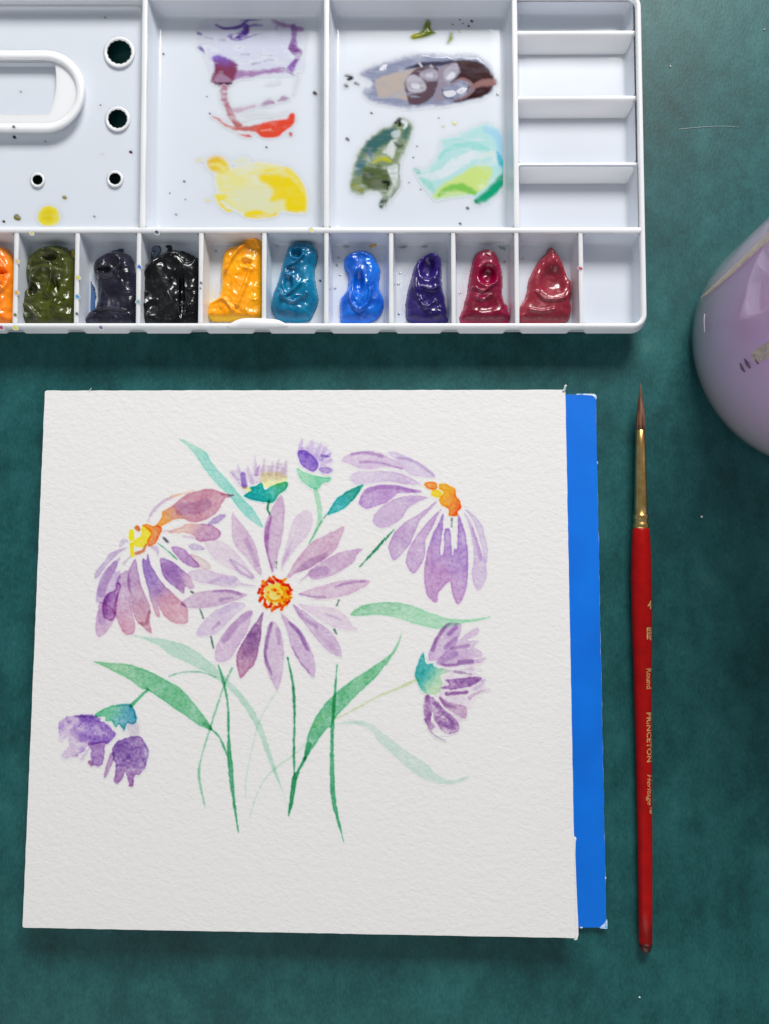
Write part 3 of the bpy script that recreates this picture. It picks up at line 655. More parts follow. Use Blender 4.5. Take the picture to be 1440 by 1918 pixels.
# stains on the rails between the paint wells
for x, y, r, c in [(33, 490, 3.4, (240, 196, 110)), (32, 548, 4.5, (240, 180, 80)), (29, 590, 3, (120, 110, 30)), (147, 520, 5, (222, 218, 110)), (146, 556, 4, (90, 160, 210)), (145, 588, 2.4, (60, 56, 70)), (262, 500, 4.5, (70, 120, 200)), (260, 566, 6, (140, 176, 176)), (377, 530, 2.2, (50, 50, 56)), (376, 540, 2, (70, 70, 76)), (1086, 502, 3, (190, 40, 70)), (60, 437, 3, (214, 208, 120)), (584, 431, 6, (240, 236, 120)), (30, 614, 6, (224, 216, 80)), (4, 614, 5, (170, 30, 90)), (190, 614, 3, (110, 100, 150)), (295, 436, 5, (60, 60, 80)), (28, 257, 3, (20, 6, 20)), (27, 238, 2.6, (30, 16, 26))]:
    z = {437: 10.0, 431: 10.0, 436: 10.0, 614: 10.12}.get(y, 9.72) * MM
    if y in (257,): z = ZT
    if y in (238,): z = zg
    speck(x, y, min(r, 3.6), c, z=z)
yw = film('paint_drop', [L([(696, 459), (703, 457)], (244, 176, 40), .97, width=[10, 10], soft=.9, rag=.8)], 'orange paint dot beside the blue paint heap', 'paint drop', thick=.6)

# clear water droplets clinging in the paint wells
def dome(cx, cy, rx, ry, h, n=14, k=5):
    V = []; F = []
    for i in range(k):
        t = i / k * math.pi / 2
        a = np.linspace(0, 2 * math.pi, n, endpoint=False)
        V.append(P(cx + rx * math.cos(t) * np.cos(a), cy + ry * math.cos(t) * np.sin(a), ZF + .05 * MM + h * MM * math.sin(t)))
    V, F = loft(V); V = np.vstack([V, P(cx, cy, ZF + .05 * MM + h * MM)[None]])
    for i in range(n): F.append(((k - 1) * n + i, (k - 1) * n + (i + 1) % n, k * n))
    F.append(tuple(range(n - 1, -1, -1)))
    return mesh_of(V, F)
for x, y, r in [(518, 458, 7), (650, 458, 8), (754, 459, 9), (794, 458, 8), (944, 460, 11), (980, 450, 6), (635, 482, 3), (632, 496, 3.2), (638, 515, 2.4), (628, 540, 3), (745, 532, 3), (748, 512, 2.2), (943, 490, 3.6), (978, 484, 3.2), (405, 470, 3), (404, 456, 3), (860, 549, 2.4), (950, 478, 2.2)]:
    link('water_droplet', dome(x, y, r, r * .8, r * .055), M['drop'], palette)
# ------------------------------------------------------------------ heaps of fresh paint in the wells
def heap(pts, rgb, rgb2, label, H=3.2, w=16, dents=(), ridges=(), rough=0.16, seed=0, films=(), crease=0.2):
    sh = Shape(pts); fl = [Shape(p, wd) for p, wd, c in films]
    boxes = np.array([sh.box] + [f.box for f in fl]); box = (boxes[:, 0].min(), boxes[:, 1].min(), boxes[:, 2].max(), boxes[:, 3].max())
    rs = [(Shape(p, wd), hh) for p, wd, hh in ridges]
    def main(X, Y): return sh.sdf(X, Y) + 1.3 * fbm(X, Y, 12, seed, 3)
    def allsd(X, Y):
        d = main(X, Y)
        for f in fl: d = np.maximum(d, f.sdf(X, Y) + 2.0 * fbm(X, Y, 8, seed + 4))
        return d
    def height(X, Y):
        d = main(X, Y)
        k = np.clip(d / w, 0, 1)
        h = H * np.sqrt(np.clip(1 - (1 - k) ** 2, 0, 1))
        wx = X + 7 * fbm(X, Y, 22, seed + 1); wy = Y + 7 * fbm(X, Y, 22, seed + 2)
        fold = 1 - np.abs(fbm(wx, wy, 26, seed + 3, 3)) * 2
        h = h * (1 + rough * fbm(X, Y, 24, seed + 5, 2) + crease * 0.5 * (fold - 0.6)) 
        for s, hh in rs:
            q = s.sdf(X, Y); wd = s.w.max() / 2
            h = h + hh * smooth_step(0, wd, q) * k ** .5
        for (cx, cy, rx, ry, dep) in dents:
            e = ((X - cx) / rx) ** 2 + ((Y - cy) / ry) ** 2
            h = h - dep * np.exp(-e * e * 1.2) + 0.12 * dep * np.exp(-((np.sqrt(e) - 1.35) / .35) ** 2)
        h = h + k * (0.15 * fbm(wx * 1.3 + wy * .25, wy * .18, 8, seed + 7, 1) + 0.02 * fbm(X, Y, 8, seed + 8, 1))
        h = np.maximum(h, 0.12 * (d > 0))
        for f in fl: h = np.maximum(h, 0.10 * smooth_step(-1, 2, f.sdf(X, Y)))
        return ZF + (0.04 + np.maximum(h, 0)) * MM
    c1, c2 = lin(rgb), lin(rgb2)
    def colour(X, Y):
        t = smooth_step(-.55, .55, fbm(X + 9 * fbm(X, Y, 16, seed), Y, 26, seed + 6, 3))[:, None]
        thin = smooth_step(9, 1, main(X, Y))[:, None]
        c = c1 * (1 - t) + c2 * t
        c = c * (1 - thin) + np.minimum(c2 * 1.25, 1) * thin
        for f, (p, wd, fc) in zip(fl, films):
            k = (smooth_step(-1, 2, f.sdf(X, Y)) * (main(X, Y) < 1))[:, None]; c = c * (1 - k) + lin(fc) * k
        return c
    x0, y0, x1, y1 = box
    m = grid_mesh(box, 0.9, lambda X, Y: allsd(X, Y) > -0.4, height, colour)
    # stand the heap upright: horizontal positions taken at one height
    co = np.empty(len(m.vertices) * 3, np.float32); m.vertices.foreach_get('co', co); co = co.reshape(-1, 3)
    zz = co[:, 2].astype(float); z0 = ZF + 1.4 * MM
    k = (CAM[2] - z0) / (CAM[2] - zz)
    co[:, 0] = CAM[0] + (co[:, 0] - CAM[0]) * k; co[:, 1] = CAM[1] + (co[:, 1] - CAM[1]) * k
    m.vertices.foreach_set('co', co.ravel()); m.update()
    o = link('paint_heap', m, M['paint'])
    return tag(o, label, 'paint')

E_ = zoom(0, 400, 3.6); F_ = zoom(360, 400, 3.79); G_ = zoom(700, 400, 2.667)
heap(E_((-150, 330), (-60, 240), (20, 225), (70, 270), (100, 340), (105, 450), (97, 600), (87, 752), (-150, 752)), (255, 112, 0), (250, 140, 20), 'bright orange heap of paint cut off by the left picture edge', 4, 18,
     dents=[(12, 515, 7, 6, 1.6)], ridges=[(E_((0, 560), (60, 520), (90, 430)), 10, 1.0), (E_((10, 330), (50, 400), (40, 480)), 14, .9)], seed=1)
heap(E_((370, 213), (440, 225), (490, 290), (512, 380), (510, 560), (503, 750), (162, 750), (143, 640), (160, 540), (198, 490), (180, 420), (195, 310), (270, 240)), (44, 50, 8), (70, 76, 14), 'glossy olive green heap of paint with a mustard streak', 3.8, 18,
     dents=[(100, 489, 12, 5, 1.5), (68, 548, 8, 12, 1.9), (112, 540, 9, 16, 1.0)], ridges=[(E_((210, 300), (330, 250), (440, 300)), 16, 1.1), (E_((240, 480), (310, 390), (380, 420), (340, 560)), 16, 1.3), (E_((160, 620), (230, 660), (300, 740)), 14, 1.0), (E_((390, 400), (430, 540), (380, 640)), 16, 1.0)], seed=2, crease=.32,
     films=[(E_((480, 240), (490, 280)), 6, (216, 190, 40)), (E_((130, 720), (160, 745)), 8, (206, 190, 40))])
heap(E_((790, 248), (850, 265), (890, 310), (905, 380), (916, 450), (918, 750), (600, 750), (598, 670), (650, 620), (660, 480), (630, 390), (640, 320), (710, 270)), (18, 17, 30), (40, 38, 58), 'near black indigo heap of paint with a hollow near its top', 3.6, 18,
     dents=[(199, 510, 12, 6, 1.6)], ridges=[(E_((690, 310), (760, 280), (830, 330), (820, 430)), 14, 1.0), (E_((690, 450), (770, 430), (830, 380)), 10, 1.0), (E_((640, 665), (760, 655), (860, 670)), 8, .7)], seed=3,
     films=[(E_((600, 440), (618, 540), (605, 640), (600, 720)), [3, 9, 13, 10], (60, 100, 150)), (E_((900, 400), (914, 560), (912, 740)), [3, 6, 8], (30, 28, 46)), (E_((750, 245), (820, 235)), [3, 5], (70, 66, 96)), (E_((600, 735), (900, 742)), [9, 9], (24, 24, 38))])
heap(E_((968, 380), (1000, 330), (1090, 270), (1180, 240), (1250, 280), (1300, 320), (1340, 320), (1340, 752), (966, 752)), (4, 4, 5), (9, 9, 10), 'pitch black heap of paint filling its well up to the rails', 4.2, 20,
     dents=[(297, 560, 18, 30, .6), (345, 560, 5, 40, 1.3)], ridges=[(E_((985, 430), (1080, 330), (1200, 280), (1280, 330)), 16, 1.1), (E_((1150, 560), (1180, 620), (1110, 680)), 18, .7), (E_((1290, 640), (1270, 690)), 10, .9)], seed=4, crease=.2,
     films=[(E_((985, 170), (1060, 165), (1155, 155)), [6, 6, 5], (14, 14, 16)), (E_((1110, 160), (1140, 220), (1130, 250)), [8, 8, 5], (12, 12, 14)), (E_((975, 170), (985, 270), (975, 380)), [8, 8, 12], (20, 20, 24)), (E_((1000, 210), (1060, 230), (1040, 270)), [14, 10, 8], (120, 130, 156)), (E_((1150, 250), (1250, 275), (1335, 330)), [8, 12, 12], (14, 14, 16)), (E_((985, 240), (1000, 330)), [16, 22], (18, 18, 22)), (E_((1060, 150), (1160, 165)), [9, 9], (10, 10, 12)), (E_((1320, 330), (1335, 600), (1330, 740)), [8, 10, 10], (8, 8, 10)), (E_((1180, 290), (1240, 280)), [10, 6], (150, 158, 176))])
heap(F_((470, 150), (503, 190), (500, 300), (495, 500), (488, 735), (320, 752), (120, 745), (122, 640), (190, 590), (205, 520), (210, 380), (225, 280), (270, 235), (350, 215), (390, 165)), (252, 158, 0), (255, 178, 16), 'golden yellow heap of paint smeared up the right side of its well', 3.2, 15,
     dents=[(464, 496, 9, 7, 1.1)], ridges=[(F_((250, 420), (300, 330), (380, 240)), 10, 1.1), (F_((330, 660), (380, 540), (420, 420)), 14, 1.0), (F_((380, 190), (450, 190), (480, 240)), 10, .9), (F_((140, 640), (230, 620), (300, 700)), 12, .7)], seed=5, crease=.25)
heap(F_((770, 198), (850, 215), (890, 270), (880, 340), (865, 400), (880, 520), (895, 620), (860, 700), (815, 755), (640, 755), (575, 690), (567, 600), (600, 500), (640, 380), (665, 290), (690, 230)), (0, 96, 140), (0, 122, 160), 'turquoise blue heap of paint with a small three cornered dent', 3.8, 20,
     dents=[(557, 478, 9, 8, 1.8), (542, 535, 8, 14, 1.4), (548, 512, 10, 8, .8)], ridges=[(F_((680, 390), (740, 370), (800, 320)), 8, .9), (F_((630, 560), (660, 610), (780, 520)), 9, 1.0), (F_((640, 600), (720, 650), (820, 590)), 10, .8), (F_((690, 250), (770, 225), (860, 260)), 12, .6)], seed=6)
heap(F_((1210, 255), (1270, 275), (1310, 340), (1335, 400), (1325, 500), (1350, 580), (1362, 640), (1330, 720), (1240, 770), (1075, 770), (1055, 700), (1055, 610), (1110, 520), (1110, 420), (1085, 380), (1090, 310), (1140, 270)), (0, 84, 190), (6, 108, 214), 'bright cobalt blue heap of paint with a deep lengthwise hollow', 3.6, 20,
     dents=[(673, 536, 9, 22, 2.2)], ridges=[(F_((1140, 300), (1200, 290), (1270, 320)), 12, .7), (F_((1110, 560), (1140, 660), (1190, 700), (1250, 650), (1270, 560)), 11, 1.1)], seed=7, crease=.15)
heap(G_((275, 195), (320, 205), (335, 250), (335, 330), (350, 420), (365, 510), (365, 540), (188, 540), (160, 470), (165, 400), (190, 310), (215, 240)), (30, 16, 86), (44, 24, 108), 'dark violet heap of paint with a deep black hollow', 3.6, 18,
     dents=[(800, 505, 15, 19, 2.6)], ridges=[(G_((200, 330), (215, 430), (250, 480)), 12, .8), (G_((240, 380), (290, 395), (330, 370)), 9, 1.0), (G_((230, 230), (280, 205), (325, 230)), 9, .7), (G_((260, 480), (310, 450), (330, 480)), 10, .8)], seed=8)
heap(G_((550, 178), (600, 190), (630, 250), (643, 320), (640, 400), (662, 470), (672, 540), (445, 540), (450, 460), (470, 380), (485, 280), (505, 205)), (110, 0, 34), (134, 2, 54), 'deep crimson heap of paint with a round dark dent', 3.6, 20,
     dents=[(911, 519, 15, 16, 2.4), (908, 574, 20, 14, .9)], ridges=[(G_((490, 380), (540, 400), (600, 360)), 9, 1.0), (G_((500, 430), (540, 440), (580, 420)), 8, .5), (G_((520, 200), (560, 190), (610, 220)), 9, .6)], seed=9, crease=.1,
     films=[(G_((640, 440), (668, 500), (660, 540)), [8, 16, 18], (196, 10, 90)), (G_((460, 520), (445, 540)), 10, (200, 20, 96))])
heap(G_((880, 163), (910, 185), (940, 240), (965, 310), (985, 350), (985, 430), (955, 540), (735, 540), (727, 480), (760, 410), (780, 320), (820, 240), (858, 195)), (124, 24, 42), (144, 40, 56), 'rose red heap of paint with a pointed tip and a broad thumb dent', 3.4, 20,
     dents=[(1034, 528, 25, 24, 1.9)], ridges=[(G_((800, 400), (850, 440), (940, 435), (970, 400)), 9, .7), (G_((770, 490), (830, 500), (890, 490)), 12, .6), (G_((830, 245), (870, 215), (890, 185)), 9, .8)], seed=10, crease=.08)
film('paint_drop', [L([(1084, 502), (1087, 503)], (190, 30, 64), .95, width=[5, 5], soft=.8, rag=.6)], 'tiny crimson paint speck on the rail left of the empty well', 'paint drop', z=9.75 * MM, thick=.2, step=.7)

# ------------------------------------------------------------------ blue card and the paper block with the flower painting
def slab(outline_top, z0, z1, edge_round=0.0, bottom=None):
    n = len(outline_top); bot = outline_top if bottom is None else bottom
    T = np.column_stack([outline_top[:, :2], np.full(n, z1)])
    B = np.column_stack([bot[:, :2], np.full(n, z0)])
    lo = [B, T * 1.0]
    lo[1][:, 2] = z1 - edge_round
    if edge_round:
        c = T[:, :2].mean(0); d = T[:, :2] - c; d /= np.linalg.norm(d, axis=1)[:, None]
        T2 = T.copy(); T2[:, :2] -= d * edge_round; lo.append(T2)
    return loft(lo, True, True)

def edge_path(corners, n=60, wob=0.5, seed=0, corner=4.0):
    """polygon of photo pixels with slightly uneven cut edges and small round corners"""
    out = []
    k = len(corners)
    for i in range(k):
        a = np.array(corners[i], float); b = np.array(corners[(i + 1) % k], float)
        t = (b - a) / np.linalg.norm(b - a); nn = np.array([-t[1], t[0]])
        a2 = a + t * corner; b2 = b - t * corner
        for j in range(n + 1):
            p = a2 + (b2 - a2) * j / n
            out.append(p + nn * wob * vnoise(p[0] + p[1], i * 50.0, 14, seed))
        c = np.array(corners[(i + 1) % k], float); tn = np.array(corners[(i + 2) % k], float) - c; tn /= np.linalg.norm(tn)
        for q in (.33, .66):
            p0, p2 = b2, c + tn * corner
            out.append((1 - q) ** 2 * p0 + 2 * q * (1 - q) * c + q * q * p2)
    return np.array(out)

ZB = 1.6 * MM
board = thing('cover_board', 'bright blue cardboard cover sticking out to the right from under the white paper block', 'card')
bo = edge_path([(88, 741), (1115, 739), (1135, 1738), (60, 1724)], 60, .9, 3, 7)
w_ = P(bo[:, 0], bo[:, 1], ZB)
V, F = slab(w_, 0.05 * MM, ZB - .12 * MM); link('board_core', mesh_of(V, F, False), M['card_core'], board)
bi = bo + 0
cen = bo.mean(0); bi = bo - (bo - cen) / np.linalg.norm(bo - cen, axis=1)[:, None] * (0.25 + 0.5 * np.clip(fbm(bo[:, 0] + bo[:, 1], bo[:, 0] - bo[:, 1], 10, 5), 0, 1) * 2)[:, None]
w2 = P(bi[:, 0], bi[:, 1], ZB); V, F = slab(w2, ZB - .14 * MM, ZB); link('blue_facing', mesh_of(V, F, False), M['blue'], board)
# worn pale corners and edge chips
def chip(pts, z=ZB, h=.05):
    q = catmull(pts, 4); w3 = P(q[:, 0], q[:, 1], z); V, F = slab(w3, z - .05 * MM, z + h * MM); return link('worn_edge', mesh_of(V, F, False), M['card_core'], board)
chip([(1080, 737.5), (1100, 737.5), (1112, 738), (1116.5, 743), (1115, 748), (1110, 742), (1098, 740), (1080, 739.5)])
chip([(1136, 1722), (1136.5, 1738), (1133, 1739.5), (1122, 1738), (1128, 1732), (1133, 1726)])
for y in (866, 1643):
    x = 1115.5 + (y - 739) * .0196; chip([(x - 1.5, y), (x + .7, y - 2), (x + .8, y + 3), (x - .6, y + 3)])
for x in (1086,): chip([(x, 1736), (x + 4, 1736.5), (x + 3, 1738.6), (x - 1, 1738)])

ZP = 8.6 * MM
block = thing('paper_block', 'white cold pressed watercolour paper block with a loose painting of mauve daisies', 'painting')
CORN = [(84, 732), (1058, 730), (1078, 1758), (42, 1737)]
CORN = [(84.5, 731.5), (1058, 730), (1078, 1757.5), (42.5, 1738)]
so = edge_path(CORN, 140, .4, 1, 4)
top = P(so[:, 0], so[:, 1], ZP)
V, F = slab(top, ZP - .35 * MM, ZP, 0.12 * MM); link('top_sheet', mesh_of(V, F, False), M['paper'], block)
c_ = top[:, :2].mean(0); inner = top.copy(); inner[:, :2] = c_ + (top[:, :2] - c_) * .9975
V, F = slab(inner, ZB + .06 * MM, ZP - .34 * MM); link('sheet_stack', mesh_of(V, F, False), M['paper_edge'], block)
# torn strip of the sheet below and curled fibres at the corners
q = np.array([(1068, 1570), (1073, 1568.5), (1078.5, 1570), (1077, 1577), (1076.5, 1600), (1078, 1640), (1080, 1690), (1082, 1730), (1082.5, 1752), (1080, 1760.5), (1075, 1761.5), (1072, 1756), (1070, 1700), (1068, 1630)])
w3 = P(q[:, 0], q[:, 1], ZP - .42 * MM); V, F = slab(w3, ZP - 1.6 * MM, ZP - .42 * MM, .1 * MM); link('torn_edge', mesh_of(V, F, False), M['paper'], block)
def fibre(pts, r, z, name, m, parent=None):
    c = catmull(pts, 5, False); w4 = P(c[:, 0], c[:, 1], np.interp(np.arange(len(c)), np.linspace(0, len(c) - 1, len(z)), z))
    lo = []
    for i, p in enumerate(w4):
        t = w4[min(i + 1, len(w4) - 1)] - w4[max(i - 1, 0)]; t /= np.linalg.norm(t); u = np.cross(t, (0, 0, 1)); u /= np.linalg.norm(u); v = np.cross(u, t)
        rr_ = r * (1 - .5 * i / len(w4))
        lo.append(np.array([p + rr_ * (u * math.cos(a) + v * math.sin(a)) for a in np.linspace(0, 2 * math.pi, 6, endpoint=False)]))
    V, F = loft(lo, True, True); return link(name, mesh_of(V, F), m, parent)
fibre([(1054, 732), (1056.5, 729), (1057, 725), (1058.5, 722), (1060, 723.5)], .42 * MM, [ZP, ZP + .6 * MM, ZP + .9 * MM], 'paper_fibre', M['paper'], block)
fibre([(168, 733), (170, 729.5), (172, 727)], .16 * MM, [ZP, ZP + .3 * MM], 'paper_fibre', M['paper'], block)

# ---- the painting: every stroke a film of pigment on the sheet
PAPER_SEEN = lin((232, 230, 230))
STROKES = []
class Wash:
    def __init__(s, pts, rgb, d=1.0, width=None, rgb2=None, axis=None, streaks=(), soft=1.8, rag=1.4, rim=0.30, grain=0.34, seed=0, fade=None, hue=0.25):
        s.sh = Shape(pts, width); s.A = -np.log(np.clip(lin(rgb) / PAPER_SEEN, .002, 1)); s.d = d * .9; s.soft = soft; s.rag = rag; s.rim = rim; s.grain = grain; s.seed = seed
        s.A2 = None if rgb2 is None else -np.log(np.clip(lin(rgb2) / PAPER_SEEN, .002, 1)); s.axis = axis; s.fade = fade; s.hue = hue
        s.streaks = [(Shape(p, w), k, None if c is None else -np.log(np.clip(lin(c) / PAPER_SEEN, .002, 1))) for p, w, k, c in [t if len(t) == 4 else (*t, None) for t in streaks]]
        s.box = s.sh.box
    def absorb(s, X, Y):
        d = s.sh.sdf(X, Y) + s.rag * fbm(X, Y, 7, s.seed, 3)
        k = smooth_step(-s.soft, s.soft, d)
        gr = fbm(X, Y, 4.2, s.seed + 2, 2)
        den = s.d * (1 + s.grain * (1.0 * gr + 0.9 * np.clip(gr - .25, 0, 1) + 1.0 * fbm(X, Y, 24, s.seed + 4, 2)))
        den = den + s.rim * s.d * np.exp(-((d - 1.5) / 1.5) ** 2)
        if s.fade is not None:
            (ax, ay), (bx, by), f0, f1 = s.fade
            t = np.clip(((X - ax) * (bx - ax) + (Y - ay) * (by - ay)) / ((bx - ax) ** 2 + (by - ay) ** 2), 0, 1); den = den * (f0 + (f1 - f0) * t)
        A = np.broadcast_to(s.A, (X.size, 3))
        if s.A2 is not None:
            (ax, ay), (bx, by) = s.axis
            t = ((X - ax) * (bx - ax) + (Y - ay) * (by - ay)) / ((bx - ax) ** 2 + (by - ay) ** 2) + s.hue * fbm(X, Y, 14, s.seed + 6)
            t = smooth_step(0, 1, t)[:, None]; A = s.A * (1 - t) + s.A2 * t
        out = A * den[:, None]
        for sh, kk, c in s.streaks:
            q = smooth_step(-2.4, 2.6, sh.sdf(X, Y) + 1.4 * fbm(X, Y, 8, s.seed + 7)) * kk * .66 * (1 + .5 * fbm(X, Y, 11, s.seed + 5))
            out = out + (s.A if c is None else c) * q[:, None]
        return out * k[:, None]

def paint(parent, name, w, step=1.15):
    under = [u for u in STROKES if not (u.box[2] < w.box[0] - 4 or u.box[0] > w.box[2] + 4 or u.box[3] < w.box[1] - 4 or u.box[1] > w.box[3] + 4)]
    lay = ZP + (0.012 + 0.0003 * len(STROKES)) * MM
    STROKES.append(w)
    def keep(X, Y): return (np.abs(w.absorb(X.ravel(), Y.ravel())).max(1) > 0.006).reshape(X.shape)
    def colour(X, Y):
        A = w.absorb(X, Y)
        for u in under: A = A + u.absorb(X, Y)
        return np.exp(-A)
    m = grid_mesh(w.box, step, keep, lambda X, Y: np.full(np.shape(X), lay), colour)
    return link(name, m, M['wash'], parent)

def group(name, label):
    o = bpy.data.objects.new(name, None); COL.objects.link(o); o.parent = block; o['label'] = label; o.empty_display_size = .01; return o

MAU, MAU_D, MAU_P, ROSE, LIL = (192, 162, 200), (140, 100, 160), (214, 198, 218), (196, 150, 176), (180, 158, 208)
GRN, GRN_D, GRN_P, TEAL = (128, 190, 150), (70, 150, 112), (184, 214, 200), (40, 158, 152)
C = zoom(320, 900, 3.6); T = zoom(300, 780, 3.6); LF = zoom(150, 880, 4.5); R = zoom(620, 820, 4.5); D = zoom(620, 1100, 4.5); B = zoom(80, 1160, 3.789); G = zoom(340, 1220, 4.0); H = zoom(600, 1400, 2.88)

# pale leaves first, then stems, then blossoms over them
paint(block, 'painted_leaf', Wash(T((130, 150), (200, 178), (310, 240), (350, 310), (430, 400), (540, 530), (640, 640), (695, 745), (610, 700), (530, 620), (470, 540), (370, 440), (300, 350), (220, 240)), (176, 216, 204), 1.0, rgb2=(150, 210, 200), axis=T((180, 180), (330, 340)), seed=1))
paint(block, 'painted_leaf', Wash([(249, 1190), (304, 1197), (339, 1205), (365, 1218), (391, 1237), (420, 1266), (460, 1307), (487, 1350), (502, 1390), (515, 1432), (537, 1502), (533, 1490), (510, 1440), (495, 1400), (480, 1362), (455, 1320), (422, 1283), (385, 1259), (340, 1236), (320, 1228), (297, 1209), (270, 1197)], GRN_P, 1.0, rgb2=(186, 214, 200), axis=[(260, 1190), (500, 1400)], seed=2, rim=.2))
paint(block, 'painted_leaf', Wash([(628, 1356), (653, 1351), (682, 1351), (704, 1362), (727, 1380), (753, 1402), (775, 1416), (800, 1432), (815, 1449), (843, 1462), (877, 1454), (864, 1464), (836, 1469), (801, 1463), (770, 1445), (740, 1418), (715, 1395), (696, 1370), (671, 1358), (646, 1356)], (200, 218, 210), .95, seed=3, rim=.15, soft=2))
for pts, wd, rgb, d in [(G((720, 290), (600, 490), (550, 650), (490, 930), (480, 1090)), [2.5, 3, 2.5, 3, 2], (206, 220, 212), .8), (G((950, 680), (840, 780), (700, 880), (590, 1020), (510, 1250)), [4, 3.5, 4, 2.6, 2], (200, 218, 204), .8),
                        (G((380, 130), (310, 290), (210, 600), (150, 800), (135, 950), (180, 1170)), [3.5, 3.2, 3.4, 3, 4.6, 1.5], (146, 196, 168), 1), (B((900, 403), (1000, 376), (1130, 376), (1230, 412)), [3.2, 2.2, 2, 2.4], (140, 190, 166), .9), (T((1050, 490), (1072, 590), (1080, 690), (1050, 780), (1005, 860)), [8, 9, 8.5, 5, 2], (176, 214, 190), 1),
                        (D((720, 780), (560, 850), (380, 930), (220, 1020), (40, 1110)), [6, 4.5, 4, 3, 2.5], (204, 214, 178), 1)]:
    paint(block, 'painted_stem', Wash(pts, rgb, d, wd, seed=4, rim=.2))
paint(block, 'painted_leaf', Wash(B((365, 300), (480, 310), (620, 320), (760, 370), (880, 430), (980, 490), (1080, 600), (1190, 750), (1200, 790), (1110, 750), (950, 640), (760, 510), (700, 490), (620, 430), (470, 350)), (146, 198, 160), 1.0, rgb2=(118, 188, 146), axis=B((500, 330), (800, 450)), streaks=[(B((1150, 740), (1195, 775)), 7, .6, GRN_D), (B((740, 500), (760, 512)), 6, .8, GRN_D)], seed=5))
paint(block, 'painted_leaf', Wash(D((595, 362), (560, 500), (480, 630), (380, 760), (220, 910), (60, 1080), (20, 1130)) + G((1120, 575), (1090, 580), (990, 720), (930, 815), (920, 800), (935, 700), (970, 570), (1050, 430), (1150, 320), (1290, 210), (1400, 140)) + D((440, 610), (520, 530), (570, 430)), (104, 182, 140), 1.0, rgb2=(126, 192, 150), axis=[(580, 1400), (720, 1230)], streaks=[(G((960, 700), (930, 790)), 9, .7, (60, 150, 110)), (G((1000, 560), (1080, 480)), 10, .25, (150, 200, 100))], fade=(D((400, 650))[0], D((590, 370))[0], 1, .6), seed=6))
paint(block, 'painted_leaf', Wash(D((170, 230), (250, 160), (400, 128), (550, 130), (700, 160), (850, 220), (980, 262), (1150, 272), (1335, 248), (1250, 280), (1100, 305), (940, 345), (850, 345), (700, 310), (560, 260), (400, 235), (250, 240)), (140, 198, 160), 1.0, rgb2=(168, 214, 184), axis=D((500, 140), (540, 260)), seed=7, hue=.5))
paint(block, 'painted_leaf', Wash(T((1372, 458), (1350, 500), (1300, 570), (1230, 630), (1130, 666), (1150, 620), (1200, 550), (1290, 490)), (50, 158, 146), 1.0, rgb2=(60, 172, 176), axis=T((1300, 520), (1220, 590)), seed=8, rim=.5))
for pts, wd, rgb, d in [(T((1120, 665), (1060, 760), (1010, 850)), [2.6, 3, 1.5], (140, 186, 160), 1), (G((280, 105), (320, 240), (350, 400), (355, 600), (360, 740), (368, 860), (390, 1080), (428, 1355)), [2.5, 5, 3.2, 3.6, 7.5, 9, 6, 1.5], (104, 176, 140), 1.15), (G((225, 580), (290, 650), (345, 780)), [3, 3, 3.5], (110, 180, 142), 1),
                        (G((798, 48), (840, 260), (850, 500), (845, 700), (848, 930)), [2, 4.6, 3.4, 4, 3], (96, 166, 132), 1.2), (G((930, 800), (880, 890), (850, 960), (825, 1130), (806, 1230)), [6, 5, 8.5, 6.5, 1.5], (70, 158, 114), 1.15), (G((1168, 100), (1152, 320), (1138, 500), (1130, 700), (1132, 950), (1150, 1150), (1218, 1430)), [1.5, 4.5, 6, 6.6, 8.6, 7.5, 1.2], (104, 180, 142), 1.15),
                        (R((525, 773), (400, 920), (245, 1088)), [1.5, 5, 1.2], (84, 156, 124), 1.2), (LF((660, 620), (740, 680), (820, 755)), [1, 2, 1.5], (110, 170, 140), 1), (T((735, 575), (728, 620), (742, 662)), [4.5, 4, 2.2], (80, 150, 110), 1.1), (B((630, 615), (680, 562), (750, 500)), [8, 5, 4], (100, 180, 140), 1.0),
                        (LF((1015, 1178), (1042, 1248)), [2.4, 3], (110, 130, 126), 1.1), (LF((1106, 1408), (1128, 1502)), [3, 3], (100, 130, 124), 1.2), (LF((940, 1025), (955, 1035)), [3, 3], (120, 120, 120), 1), (LF((710, 575), (745, 608)), [4, 4.5], (120, 116, 132), 1.2), (C((716, 552), (712, 590)), [3, 2.5], (130, 160, 150), .9),
                        (C((1135, 808), (1122, 840)), [3, 2.5], (120, 140, 132), 1), (C((1105, 1005), (1120, 1035)), [4, 2], (120, 140, 136), 1), (R((1015, 680), (1012, 745)), [4, 3], (140, 150, 150), 1)]:
    paint(block, 'painted_stem', Wash(pts, rgb, d, wd, seed=9, rim=.35))

